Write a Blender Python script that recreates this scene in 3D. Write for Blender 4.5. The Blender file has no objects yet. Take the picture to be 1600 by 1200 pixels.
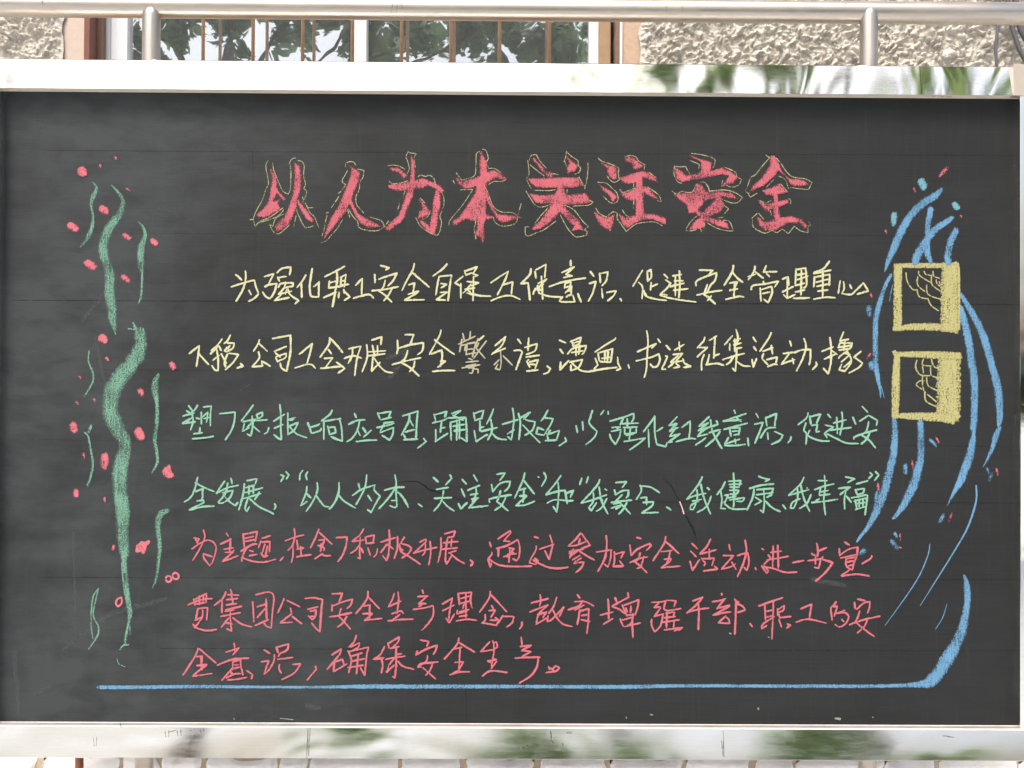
import bpy, bmesh, math, random
from mathutils import Vector, Matrix, noise
from mathutils.geometry import tessellate_polygon
random.seed(7)
S = bpy.context.scene
C = S.collection
R = math.radians

# ---------------------------------------------------------------- camera
FPX, DIST, CZ = 1690.0, 2.535, 1.50          # focal length in photo pixels, distance to the board, camera height
CAM = Vector((0.0, -DIST, CZ))
YAW, PITCH, ROLL = R(0.37156), R(0.69738), R(0.32766)
Fw = Vector((math.sin(YAW)*math.cos(PITCH), math.cos(YAW)*math.cos(PITCH), math.sin(PITCH)))
R0 = Vector((math.cos(YAW), -math.sin(YAW), 0.0)); U0 = R0.cross(Fw)
Rt = R0*math.cos(ROLL) + U0*math.sin(ROLL); Up = -R0*math.sin(ROLL) + U0*math.cos(ROLL)
cd = bpy.data.cameras.new('camera'); cam = bpy.data.objects.new('camera', cd); C.objects.link(cam)
cd.sensor_width = 36.0; cd.lens = FPX/1600*36.0; cd.clip_start = 0.05; cd.clip_end = 500
cam.matrix_world = Matrix.Translation(CAM) @ Matrix((Rt, Up, -Fw)).transposed().to_4x4()
S.camera = cam

# ---------------------------------------------------------------- daylight
SUN_EL, SUN_AZ = 60.0, 200.0                 # azimuth clockwise from north (+Y): behind and left of the photographer
w = bpy.data.worlds.new('World'); S.world = w; w.use_nodes = True
wn = w.node_tree; bg = wn.nodes['Background']
sky = wn.nodes.new('ShaderNodeTexSky'); sky.sky_type = 'NISHITA'; sky.sun_disc = False
sky.sun_elevation = R(SUN_EL); sky.sun_rotation = R(SUN_AZ)
sky.air_density = 1.0; sky.dust_density = 8.0; sky.ozone_density = 1.0
wn.links.new(sky.outputs[0], bg.inputs[0]); bg.inputs[1].default_value = 0.15
sl = bpy.data.lights.new('sun', 'SUN'); so = bpy.data.objects.new('sun', sl); C.objects.link(so)
sl.energy = 1.3; sl.angle = R(16); sl.color = (1.0, 0.965, 0.92)
sd = Vector((math.sin(R(SUN_AZ))*math.cos(R(SUN_EL)), math.cos(R(SUN_AZ))*math.cos(R(SUN_EL)), math.sin(R(SUN_EL))))
so.rotation_euler = (-sd).to_track_quat('-Z', 'Y').to_euler(); so.location = sd*20
S.view_settings.view_transform = 'Standard'; S.view_settings.look = 'None'
S.view_settings.gamma = 1; S.view_settings.exposure = 0.75; S.view_settings.use_curve_mapping = False

# ---------------------------------------------------------------- helpers
def P(px, py, y=0.0):
    "point of the plane at depth y that stands at photo pixel (px, py)"
    d = Fw*FPX + Rt*(px-800) + Up*(600-py)
    return CAM + d*((y+DIST)/d.y)
def PX(px, y=0.0, py=600): return P(px, py, y).x
def PZ(py, y=0.0, px=800): return P(px, py, y).z

def link(name, mesh, mat, parent=None, loc=None):
    o = bpy.data.objects.new(name, mesh); C.objects.link(o)
    if mat and not mesh.materials: mesh.materials.append(mat)
    if loc is not None: o.location = loc
    if parent: o.parent = parent
    return o
def empty(name, loc, label, cat, group=None):
    o = bpy.data.objects.new(name, None); C.objects.link(o); o.location = loc
    o.empty_display_size = 0.1; tag(o, label, cat, group); return o
def tag(o, label=None, cat=None, group=None, kind=None):
    if label: o['label'] = label
    if cat: o['category'] = cat
    if group: o['group'] = group
    if kind: o['kind'] = kind
    return o
def mesh_of(verts, faces, name='m'):
    me = bpy.data.meshes.new(name); me.from_pydata([tuple(v) for v in verts], [], faces); me.validate(); me.update(); return me
def bm_obj(name, bm, mat, parent=None, loc=None, smooth=False):
    bmesh.ops.recalc_face_normals(bm, faces=bm.faces)
    me = bpy.data.meshes.new(name); bm.to_mesh(me); bm.free()
    if smooth:
        for p in me.polygons: p.use_smooth = True
    return link(name, me, mat, parent, loc)
def bx(bm, x0, x1, y0, y1, z0, z1, bev=0.0):
    r = bmesh.ops.create_cube(bm, size=1.0)
    for v in r['verts']:
        v.co = Vector(((x0+x1)/2 + v.co.x*(x1-x0), (y0+y1)/2 + v.co.y*(y1-y0), (z0+z1)/2 + v.co.z*(z1-z0)))
    if bev:
        es = list({e for v in r['verts'] for e in v.link_edges})
        bmesh.ops.bevel(bm, geom=es, offset=bev, segments=2, affect='EDGES', profile=0.6)
def box(name, x0, x1, y0, y1, z0, z1, mat, parent=None, bev=0.0):
    bm = bmesh.new(); bx(bm, x0, x1, y0, y1, z0, z1, bev); return bm_obj(name, bm, mat, parent)
def tube(bm, pts, rad, n=16, caps=True):
    rings = []
    for i, p in enumerate(pts):
        a = pts[max(0, i-1)]; b = pts[min(len(pts)-1, i+1)]; d = (b-a).normalized()
        u = d.cross(Vector((0, 1, 0.01))).normalized(); v = d.cross(u).normalized()
        rr = rad[i] if isinstance(rad, (list, tuple)) else rad
        rings.append([bm.verts.new(p + (u*math.cos(t)+v*math.sin(t))*rr) for t in [2*math.pi*k/n for k in range(n)]])
    for A, B in zip(rings, rings[1:]):
        for k in range(n): bm.faces.new((A[k], A[(k+1) % n], B[(k+1) % n], B[k]))
    if caps:
        bm.faces.new(rings[0][::-1]); bm.faces.new(rings[-1])
def extrude_x(name, prof, x0, x1, mat, parent=None, taper0=None, taper1=None, nx=1):
    "profile of (y, z) points run along x"
    bm = bmesh.new(); rows = []
    for i in range(nx+1):
        x = x0+(x1-x0)*i/nx
        rows.append([bm.verts.new((x, y, z)) for y, z in prof])
    n = len(prof)
    for A, B in zip(rows, rows[1:]):
        for k in range(n): bm.faces.new((A[k], A[(k+1) % n], B[(k+1) % n], B[k]))
    bm.faces.new(rows[0][::-1]); bm.faces.new(rows[-1])
    return bm_obj(name, bm, mat, parent)

# ---------------------------------------------------------------- materials
class NT:
    def __init__(s, name):
        s.m = bpy.data.materials.new(name); s.m.use_nodes = True; s.t = s.m.node_tree
        s.b = s.t.nodes['Principled BSDF']; s.out = s.t.nodes['Material Output']
    def n(s, typ, **kw):
        nd = s.t.nodes.new(typ)
        for k, v in kw.items():
            if k.startswith('i_'): nd.inputs[int(k[2:]) if k[2:].isdigit() else k[2:]].default_value = v
            else: setattr(nd, k, v)
        return nd
    def l(s, a, b): s.t.links.new(a, b)
    def coord(s, scale=(1, 1, 1), which='Object'):
        tc = s.n('ShaderNodeTexCoord'); mp = s.n('ShaderNodeMapping'); mp.inputs['Scale'].default_value = scale
        s.l(tc.outputs[which], mp.inputs[0]); return mp.outputs[0]
    def noise(s, vec, scale, detail=4, rough=0.55, dist=0.0):
        nd = s.n('ShaderNodeTexNoise'); nd.inputs['Scale'].default_value = scale; nd.inputs['Detail'].default_value = detail
        nd.inputs['Roughness'].default_value = rough; nd.inputs['Distortion'].default_value = dist
        s.l(vec, nd.inputs['Vector']); return nd.outputs['Fac']
    def ramp(s, fac, stops):
        r = s.n('ShaderNodeValToRGB'); e = r.color_ramp.elements
        while len(e) < len(stops): e.new(0.5)
        for q, (p, c) in zip(e, stops):
            q.position = p; q.color = c if len(c) == 4 else (*c, 1)
        s.l(fac, r.inputs[0]); return r.outputs[0]
    def mix(s, fac, a, b, mode='MIX'):
        m = s.n('ShaderNodeMix', data_type='RGBA', blend_type=mode)
        if isinstance(fac, float): m.inputs[0].default_value = fac
        else: s.l(fac, m.inputs[0])
        for v, i in ((a, 6), (b, 7)):
            if isinstance(v, tuple): m.inputs[i].default_value = (*v[:3], 1)
            else: s.l(v, m.inputs[i])
        return m.outputs[2]
    def math(s, op, a, b=0.0):
        m = s.n('ShaderNodeMath', operation=op)
        for v, i in ((a, 0), (b, 1)):
            if isinstance(v, (int, float)): m.inputs[i].default_value = v
            else: s.l(v, m.inputs[i])
        return m.outputs[0]
    def bump(s, h, strength=0.3, dist=0.01):
        b = s.n('ShaderNodeBump'); b.inputs['Strength'].default_value = strength; b.inputs['Distance'].default_value = dist
        s.l(h, b.inputs['Height']); s.l(b.outputs[0], s.b.inputs['Normal'])
    def set(s, **kw):
        for k, v in kw.items():
            s.b.inputs[k.replace('_', ' ')].default_value = v
g3 = lambda v: (v, v, v, 1)

def mat_board():
    m = NT('blackboard_paint'); v = m.coord()
    big = m.noise(v, 1.6, 5, 0.6, 0.6)
    streak = m.noise(m.coord((1.5, 1, 60)), 4.0, 6, 0.7)
    vst = m.noise(m.coord((40, 1, 1.2)), 3.0, 4, 0.6)
    arc = m.noise(m.coord((3, 1, 7)), 2.6, 8, 0.62, 0.3)
    fine = m.noise(v, 320, 2, 0.5)
    # paler in noisy patches, strongest towards the left end
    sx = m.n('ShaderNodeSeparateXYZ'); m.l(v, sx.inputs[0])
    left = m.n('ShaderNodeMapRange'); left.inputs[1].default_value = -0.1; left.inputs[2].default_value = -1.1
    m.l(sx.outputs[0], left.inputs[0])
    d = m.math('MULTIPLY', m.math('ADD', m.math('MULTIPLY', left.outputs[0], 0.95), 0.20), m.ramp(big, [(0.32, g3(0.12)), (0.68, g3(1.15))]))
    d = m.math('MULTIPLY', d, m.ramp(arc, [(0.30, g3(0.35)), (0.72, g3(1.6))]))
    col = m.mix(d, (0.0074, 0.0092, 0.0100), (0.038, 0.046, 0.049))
    col = m.mix(m.math('MULTIPLY', m.ramp(streak, [(0.45, g3(0)), (0.8, g3(1))]), 0.22), col, (0.040, 0.043, 0.043))
    col = m.mix(m.math('MULTIPLY', m.ramp(vst, [(0.55, g3(0)), (0.85, g3(1))]), 0.22), col, (0.055, 0.060, 0.060))
    col = m.mix(m.math('MULTIPLY', fine, 0.35), col, (0.020, 0.020, 0.020))
    m.l(col, m.b.inputs['Base Color']); m.set(Roughness=0.62); m.b.inputs['Specular IOR Level'].default_value = 0.28
    h = m.math('ADD', m.math('MULTIPLY', fine, 0.5), m.math('MULTIPLY', streak, 0.6))
    m.bump(h, 0.25, 0.002)
    return m.m

def mat_chalk(name, col, dens=0.8, grain=300, dark=0.72, soft=0.12):
    "powdery chalk: grains caught on the board's tooth, bare board showing between them; 'cover' thins it towards stroke edges"
    m = NT(name); v = m.coord(which='Object')
    at = m.n('ShaderNodeAttribute', attribute_name='cover')
    a = m.noise(v, grain, 2, 0.7); b = m.noise(v, 34, 4, 0.65); s_ = m.noise(m.coord((170, 1, 26)), 1.0, 3, 0.7)
    t = m.math('ADD', m.math('MULTIPLY', a, 0.52), m.math('ADD', m.math('MULTIPLY', b, 0.22), m.math('MULTIPLY', s_, 0.26)))
    # noise sits around 0.5 +- 0.12; a cover of 1 at full density leaves hardly any gaps
    need = m.math('ADD', m.math('MULTIPLY', at.outputs['Fac'], 0.34*dens), 0.30+0.10*dens)
    d = m.math('SUBTRACT', need, t)
    mr = m.n('ShaderNodeMapRange'); mr.inputs[1].default_value = -soft; mr.inputs[2].default_value = soft*0.6; m.l(d, mr.inputs[0])
    c = m.mix(b, tuple(x*dark for x in col), tuple(min(1, x*1.12) for x in col))
    m.l(c, m.b.inputs['Base Color']); m.set(Roughness=0.95); m.b.inputs['Specular IOR Level'].default_value = 0.1
    m.l(mr.outputs[0], m.b.inputs['Alpha'])
    return m.m

def mat_plain(name, col, rough=0.6, var=0.25, scale=18, bump=0.0, bscale=80, metal=0.0):
    m = NT(name); v = m.coord()
    n1 = m.noise(v, scale, 6, 0.6)
    c = m.mix(n1, tuple(x*(1-var) for x in col), tuple(min(1, x*(1+var)) for x in col))
    m.l(c, m.b.inputs['Base Color']); m.set(Roughness=rough, Metallic=metal)
    if bump: m.bump(m.noise(v, bscale, 5, 0.65), bump, 0.004)
    return m.m

def mat_steel(name, col, r0, r1, wave=0.5, grime=0.5, gcol=(0.30, 0.26, 0.22), wscale=(2.2, 1, 5)):
    m = NT(name); v = m.coord()
    g = m.noise(v, 9, 8, 0.7, 0.4); g2 = m.noise(m.coord((1, 1, 9)), 14, 6, 0.7)
    br = m.noise(m.coord((2, 90, 260)), 3, 3, 0.6)
    gm = m.ramp(m.math('MULTIPLY', m.math('ADD', g, g2), 0.5), [(0.46, g3(0)), (0.72, g3(1))])
    gm = m.math('MULTIPLY', gm, grime)
    m.l(m.mix(gm, col, gcol), m.b.inputs['Base Color'])
    rr = m.n('ShaderNodeMapRange'); rr.inputs[3].default_value = r0; rr.inputs[4].default_value = r1; m.l(g, rr.inputs[0])
    m.l(m.math('ADD', rr.outputs[0], m.math('MULTIPLY', gm, 0.35)), m.b.inputs['Roughness'])
    m.l(m.math('SUBTRACT', 1.0, m.math('MULTIPLY', gm, 0.6)), m.b.inputs['Metallic'])
    wv = m.noise(m.coord(wscale), 1.6, 2, 0.4, 0.8)
    h = m.math('ADD', m.math('MULTIPLY', wv, wave), m.math('MULTIPLY', br, 0.0012))
    m.bump(h, 0.5, 0.02)
    return m.m

M = {}
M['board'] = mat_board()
M['yellow'] = mat_chalk('yellow_chalk', (0.50, 0.51, 0.31), 0.86)
M['faint_yellow'] = mat_chalk('smudged_yellow_chalk', (0.36, 0.35, 0.25), 0.86)
M['olive'] = mat_chalk('thin_yellow_chalk', (0.350, 0.348, 0.190), 0.55)
M['green'] = mat_chalk('green_chalk', (0.210, 0.415, 0.299), 0.86)
M['mint'] = mat_chalk('mint_chalk', (0.168, 0.335, 0.252), 0.50, 330)
M['pink'] = mat_chalk('pink_chalk', (0.46, 0.130, 0.158), 0.86)
M['title'] = mat_chalk('pink_chalk_fill', (0.48, 0.125, 0.155), 0.76, 300, 0.6)
M['petal'] = mat_chalk('pink_chalk_petal', (0.50, 0.145, 0.175), 0.85)
M['blue'] = mat_chalk('blue_chalk', (0.125, 0.275, 0.43), 0.64, 320)
M['cyan'] = mat_chalk('cyan_chalk', (0.140, 0.308, 0.374), 0.8)
M['straw'] = mat_chalk('straw_chalk', (0.392, 0.375, 0.170), 0.60, 280)
M['crack_chalk'] = mat_chalk('pale_pink_chalk', (0.75, 0.5, 0.45), 1.0)
M['fleck'] = mat_chalk('grey_fleck', (0.26, 0.25, 0.21), 1.0)
M['groove'] = mat_chalk('dark_groove', (0.012, 0.012, 0.012), -0.16, 120, soft=0.45)
M['groove_deep'] = mat_chalk('dark_seam', (0.012, 0.012, 0.012), -0.02, 120, soft=0.4)
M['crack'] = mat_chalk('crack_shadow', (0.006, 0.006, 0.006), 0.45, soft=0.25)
M['smear'] = mat_chalk('chalk_dust_smear', (0.10, 0.11, 0.11), 0.0, 130, soft=0.45)
M['steel_top'] = mat_steel('polished_steel', (0.84, 0.84, 0.82), 0.015, 0.05, 0.28, 0.10, wscale=(3.2, 1, 2.0))
M['steel_low'] = mat_steel('weathered_steel', (0.84, 0.85, 0.87), 0.04, 0.10, 0.46, 0.16, (0.55, 0.50, 0.47), wscale=(1.3, 1, 2.6))
M['steel_lip'] = mat_steel('lip_steel', (0.76, 0.72, 0.66), 0.16, 0.30, 0.1, 0.30)
M['pipe'] = mat_steel('tube_steel', (0.50, 0.465, 0.41), 0.26, 0.42, 0.03, 0.40, (0.36, 0.28, 0.23))
M['lip_cream'] = mat_plain('cream_lip', (0.86, 0.79, 0.66), 0.42, 0.18, 16, metal=0.1)
M['dusty_lip'] = mat_plain('chalk_dusted_steel', (0.72, 0.71, 0.69), 0.45, 0.25, 40, metal=0.25)
M['cream_plate'] = mat_plain('cream_corner', (0.55, 0.48, 0.40), 0.35, 0.15, 20, metal=0.5)
CH = []   # (colour, origin x, origin y, zoom, half width, text, filled)
def F(c, ox, oy, s, t): CH.append((c, ox, oy, s, 0, t, True))
def T(c, ox, oy, s, t, w=1.62): CH.append((c, ox, oy, s, w, t, False))
# title, filled brush shapes; | parts characters, ; parts strokes
F('pink', 390, 230, 7.2727, '''240,245 265,280 285,320 300,330 310,390 305,450 330,500 410,598 385,600 310,520 290,560 265,620 320,610 350,590 320,640 355,700 300,735 200,790 110,800 80,770 160,700 215,620 235,540 245,450 245,330; 515,178 570,220 585,330 580,480 545,580 530,680 485,800 445,880 390,930 310,955 290,900 340,840 400,790 440,700 480,580 505,440 515,300; 540,590 580,640 640,710 725,830 710,860 650,820 600,740 555,660 |
1125,205 1255,285 1245,380 1200,480 1150,620 1090,740 960,900 850,1040 880,920 920,820 1000,690 1070,540 1130,390 1160,260; 1110,540 1150,580 1230,760 1400,850 1495,905 1440,905 1360,920 1270,870 1220,800 1160,690 1115,590''')
F('pink', 600, 230, 7.2727, '''65,240 150,232 200,262 265,320 225,360 195,320 170,285 100,268; 50,432 150,410 260,400 380,375 450,352 540,395 640,445 685,495 640,520 640,640 605,850 575,1000 530,990 470,935 405,840 450,842 520,900 540,800 555,640 580,530 600,475 500,430 440,465 380,465 250,490 130,490 60,465; 308,92 340,160 352,260 350,350 340,450 325,560 270,690 240,790 190,850 60,945 15,930 60,870 160,780 200,700 240,580 280,450 310,300; 400,590 450,630 505,690 528,745 480,780 390,810 400,740 440,690 |
1100,40 1140,110 1165,180 1170,280 1250,265 1330,300 1390,362 1350,370 1270,345 1230,370 1165,405 1165,480 1210,610 1290,765 1560,795 1500,815 1400,845 1350,860 1300,830 1240,740 1160,590 1160,760 1180,772 1240,786 1238,806 1155,822 1130,880 1140,1010 1125,1090 1100,1020 1040,1000 1060,900 1055,830 1000,840 930,810 830,880 780,885 780,840 860,790 920,700 1040,520 1050,440 980,465 900,465 850,420 815,340 880,390 1000,360 1090,330 1085,200''')
F('pink', 815, 230, 7.2727, '''135,120 200,190 290,290 325,275 355,310 345,345 290,330 240,280 180,200 130,145; 505,90 545,140 600,180 640,215 600,280 555,275 525,310 510,250 545,180; 75,362 200,355 420,350 640,345 705,440 600,455 480,455 500,550 720,525 805,625 700,645 560,655 470,650 560,760 640,820 700,940 640,935 565,955 605,890 560,870 500,800 435,735 380,800 290,880 200,935 125,940 130,915 240,800 340,640 160,635 90,530 200,548 380,540 410,460 160,455 110,410 |
900,175 980,210 1060,220 1090,260 1090,350 1060,375 1010,350 975,280 985,240; 875,420 960,470 1040,520 1080,560 1060,600 1030,620 1005,560 920,480; 820,735 900,780 960,800 1050,770 1035,880 1010,955 950,920 870,850; 1170,125 1230,100 1300,140 1380,215 1320,258 1265,240 1265,190 1180,155; 1120,350 1240,305 1370,275 1470,290 1550,395 1480,375 1375,340 1375,450 1440,455 1550,590 1480,570 1385,515 1385,640 1390,765 1500,762 1640,810 1640,880 1500,820 1400,815 1290,860 1210,915 1150,880 1105,760 1180,800 1295,780 1300,600 1220,605 1150,560 1120,500 1200,520 1300,465 1300,400 1220,415 1150,400''')
F('pink', 1045, 230, 6.9565, '''225,90 340,130 465,165 450,260 580,225 660,260 745,325 700,395 650,395 585,425 620,370 660,310 590,290 500,310 350,340 250,355 140,380 80,330 60,210 130,260 180,310 300,290 350,265 350,160; 50,510 200,500 270,490 310,390 360,420 400,485 560,480 680,500 745,560 660,550 560,530 600,640 560,700 410,765 560,790 630,820 650,885 540,860 400,795 390,850 350,880 220,900 260,830 330,760 290,710 220,715 190,620 130,580 / 385,590 440,565 515,555 470,610 400,680 365,715 315,690 335,650 375,620 |
1105,92 1150,100 1200,190 1220,260 1310,345 1400,350 1480,370 1510,410 1420,425 1330,410 1270,320 1190,250 1150,310 1040,410 970,440 870,505 900,430 1000,350 1100,200; 1015,475 1120,440 1205,395 1285,490 1180,520 1185,590 1300,570 1290,610 1190,650 1205,765 1330,755 1430,780 1500,850 1480,885 1430,825 1300,820 1150,905 1040,905 990,850 950,750 1040,820 1145,790 1130,660 1080,710 1030,670 970,575 1050,620 1140,600 1130,520 1060,520''')
T('olive', 390, 230, 7.2727, '''210,155 185,210 205,330 215,420 185,480 150,590 100,680 65,750 40,820 5,825; 40,820 65,905 110,850 240,790 380,690; 110,860 310,790 390,710; 265,180 275,260 340,420 380,500 440,535 465,460 470,250 455,190 480,135 525,125; 550,155 590,160 620,210 615,330 635,420 615,470 650,510 620,600 600,560 610,640 640,640 660,690 725,688; 660,690 690,750 735,790 785,910; 525,690 560,780 620,900 660,915 735,890; 530,780 500,910; 390,760 300,810 265,900 230,880 270,960 330,985 400,935 460,880 |
1090,220 1090,185 1140,165 1190,175 1205,210; 1115,260 1085,320 1055,370 1060,405 1095,425 1050,490 1010,525; 1020,555 990,600 930,690; 870,750 895,740 870,820 850,920 825,1010; 810,1085 870,1065 930,1000 1000,920 1060,820; 1230,250 1300,265 1290,340 1255,400 1245,490 1210,560 1215,650 1245,690 1300,750; 1115,710 1140,800; 1125,700 1170,780 1230,850 1240,910 1330,945 1450,950 1530,910 1500,840 1370,795; 1530,910 1580,840''', 0.8)
T('olive', 600, 230, 7.2727, '''45,212 100,205 170,215 240,255; 265,300 288,240 265,150 250,110 278,50; 285,65 370,75 345,120 358,230; 60,385 90,415 170,412 280,380; 385,340 420,318 470,335 520,320 570,365 585,430; 650,500 680,580 675,680 635,790 655,850 630,970 590,1000 500,960 420,905 360,800; 415,580 470,640; 530,730 490,795 430,820; 240,500 215,570; 180,635 160,700 135,760; 55,835 5,910 |
1085,50 1050,75 1045,200 1030,320 940,360 880,375 820,290; 785,380 800,410; 1120,22 1160,40 1185,130 1165,170 1190,245 1250,242 1330,290; 1385,370 1330,390 1245,390 1190,425; 870,485 1010,480 940,590 860,700 790,780 740,850 740,890; 1035,680 1045,760 1040,860 1025,920 1045,1045; 1150,455 1190,540 1240,670 1330,735 1460,745 1520,790 1500,860 1430,890 1330,895 1260,850 1245,790; 1560,640 1520,780''', 0.8)
T('olive', 815, 230, 7.2727, '''70,150 85,300 60,370 110,470; 85,150 110,95 165,85 210,160 280,240; 95,200 180,270 260,330; 350,300 420,315; 480,170 500,110 510,50 560,100 640,155 640,200 670,240 650,290 600,310; 490,160 510,220; 650,340 700,430; 720,430 720,470 710,475; 50,500 100,580 160,665 240,680 330,650; 150,490 300,495 380,485; 510,550 520,480; 740,590 810,625 760,660 600,670 580,680; 490,660 600,720 700,850 760,900 710,940 745,960 740,1000 650,1020 600,1010 520,920 440,770; 300,690 210,790 150,870; 40,910 90,905; 40,910 45,990 80,1010 180,970 260,935 390,840; 755,180 750,300 730,440 |
870,125 910,160 1000,190 1095,235 1100,300 1110,370 1060,400 1010,380 965,320; 865,400 960,410 1020,460 1080,520 1095,600 1050,640 990,620 925,555; 840,690 880,750 960,795 1040,735 1085,750 1090,820 1140,890 1190,960 1260,900 1330,865 1500,850 1600,895; 1145,715 1180,770 1215,790; 1170,110 1240,95 1300,115 1330,160 1400,200 1390,260; 1450,290 1530,350; 1115,480 1150,520 1250,480 1300,465; 1440,460 1550,540 1590,620 1540,610; 1275,380 1270,520; 1275,600 1270,700''', 0.8)
T('olive', 1045, 230, 6.9565, '''245,68 370,85 490,125 500,170 480,225; 230,145 330,185 325,240; 60,205 120,215 180,210 225,285; 60,210 55,290 90,370 140,395; 600,215 720,270 740,320 790,350 760,410 680,435 620,410; 585,360 570,430; 35,480 90,515 140,480 210,495 260,480 300,400; 340,380 390,385 430,440 440,480 600,465 720,495 800,550 740,605 660,600 570,560 600,630 650,670 600,730; 300,750 230,820 180,905 240,910 300,895; 390,830 370,910; 340,885 355,920; 420,825 520,880 640,910 700,910 660,810 590,795; 540,770 600,760 |
1050,85 1095,115 1020,200 940,300 890,330 860,410 830,480 860,500 885,545 960,500; 1140,95 1210,170 1280,270 1350,325 1480,345 1555,385 1520,460 1430,455 1330,440 1300,450 1260,350 1190,315; 1060,435 1160,330; 1215,400 1290,490; 985,580 1050,605 1110,580; 1300,560 1325,580 1320,620; 1100,690 1115,740; 895,780 960,720; 975,720 1035,790; 910,790 920,870 1040,935 1120,905 1170,930 1230,890 1300,940 1360,860 1430,910 1510,930 1510,860 1540,850 1520,810''', 0.8)
T('yellow', 360, 400, 5, '''43,148 68,165 90,190; 8,242 100,212 188,188 200,240 222,295 190,330 142,355; 118,118 122,150 115,215 90,280 45,355; 145,268 165,305 |
265,162 340,138 300,215; 270,240 300,225 362,215 345,280 312,332 280,320 252,280; 365,132 400,100 470,85 470,115 462,150; 370,165 385,200; 370,170 440,160; 375,245 400,215 490,210 490,235 420,250; 432,205 420,250 375,300 480,275; 440,260 430,300; 345,348 460,325; 400,300 350,345; 450,255 470,305 535,348 505,375 |
590,148 560,200 520,248; 555,215 558,325; 640,98 630,160 620,240 625,300 640,318 690,320 692,200; 692,210 650,240 |
738,162 820,122 895,80; 775,195 768,255; 832,130 835,190 820,280 798,400; 780,210 830,195; 772,250 880,235; 730,325 830,282; 860,170 905,142 890,245; 868,165 862,235; 860,200 900,190; 870,228 925,222; 850,285 845,330; 885,262 892,290; 895,280 935,320 890,348 |
980,228 1030,175 1025,300; 962,330 1080,300 1118,330 |
1175,75 1240,92 1215,108; 1128,145 1130,210; 1160,182 1235,155 1300,135 1270,195 1230,235; 1105,272 1200,262 1315,240; 1210,190 1195,245 1160,275 1200,300 1262,362; 1262,255 1240,300 1198,352 |
1437,60 1425,110 1380,190 1340,270; 1415,125 1480,180 1555,245; 1395,225 1440,212 1430,255; 1440,212 1425,300; 1390,300 1470,275 1440,300 1360,345 1518,342''')
T('yellow', 670, 400, 5, '''142,62 110,100 32,158; 80,160 65,240 55,305; 85,160 178,150 162,250 150,350; 95,215 140,222 95,250; 92,285 145,282 60,340 132,345 |
268,158 205,210 250,235; 250,215 250,330; 280,115 290,155; 285,118 378,85 345,140 385,150 360,160; 290,150 340,130; 300,200 390,210 330,235; 350,160 345,350; 330,220 280,280 265,290; 300,260 330,290; 360,250 280,260; 300,290 350,300 400,310 485,315 |
485,210 555,162 622,120 590,200 535,305; 570,230 655,202 645,300; 488,350 560,320 640,310 715,340 |
798,100 785,150 720,215; 720,215 775,210 790,345; 830,120 838,175; 835,110 915,65 905,170; 855,215 920,180 870,230; 880,160 890,340; 895,220 830,265 815,300; 830,255 890,270; 850,230 860,290; 860,290 940,315 1040,322 |
1108,35 1110,80; 1040,130 1135,85 1070,145 1120,155 1050,170; 940,240 1060,200 1225,172; 1065,215 1110,200 1100,250 1065,290; 1065,215 1060,255; 1070,245 1105,235; 1115,235 1110,310; 1080,275 1110,270; 1045,320 1020,350 1040,360 1140,358 1125,305; 1075,320 1105,300; 1165,295 1190,362 |
1262,122 1290,160; 1255,215 1305,200 1280,290 1245,355; 1335,135 1340,210; 1340,138 1398,125 1385,195 1350,235; 1350,255 1358,330; 1390,285 1462,272 1440,315 1395,352 |
1495,335 1505,350''')
T('yellow', 980, 400, 4, '''95,90 35,190; 70,165 95,195 92,268; 125,95 128,160; 128,98 148,85 150,130 128,160; 150,165 145,215; 145,195 190,175; 105,215 115,250 180,270 245,278; 120,250 105,225 |
230,115 255,140; 240,150 270,170 250,200 205,240 250,245; 285,125 340,115; 325,95 328,180 322,265; 295,155 350,155; 300,130 300,250; 290,215 380,205; 265,192 355,170; 205,245 260,262 330,275 430,288 |
450,88 535,90 510,115; 430,185 435,155 500,125 558,105 550,150 520,185 495,235; 435,245 520,225 595,215; 500,180 480,240 510,262 550,300; 525,250 500,280 |
662,60 655,100 605,185; 655,100 690,140 722,165; 640,170 690,160 670,195; 672,165 665,265; 640,215 690,205; 615,272 700,252 730,258 |
798,65 790,100 755,150; 800,100 850,140; 868,60 850,105; 850,100 935,98; 870,110 888,130; 755,130 800,115; 775,210 785,185 860,175 945,158 920,195; 830,200 835,285; 840,210 900,190 905,230 880,292 850,270; 845,235 890,225; 850,160 855,175 |
970,145 1005,130 1010,185; 970,225 1040,190; 1000,145 1000,265 975,240; 1000,265 1050,240; 1055,80 1050,180; 1060,85 1115,75 1120,180 1100,200; 1055,120 1110,110; 1060,150 1130,125; 1050,185 1110,170; 1088,90 1085,245; 1050,225 1110,212; 1040,265 1140,262 |
1262,35 1225,80 1165,105; 1165,110 1275,88; 1170,130 1165,195; 1175,132 1265,115 1262,185; 1180,165 1255,145; 1185,190 1260,175; 1222,85 1220,260; 1190,220 1255,212; 1165,270 1240,258 1300,262 |
1330,155 1318,235; 1350,160 1355,200 1340,235 1400,240 1430,210; 1390,180 1402,205; 1430,215 1475,168 1505,218 1435,240''')
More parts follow.
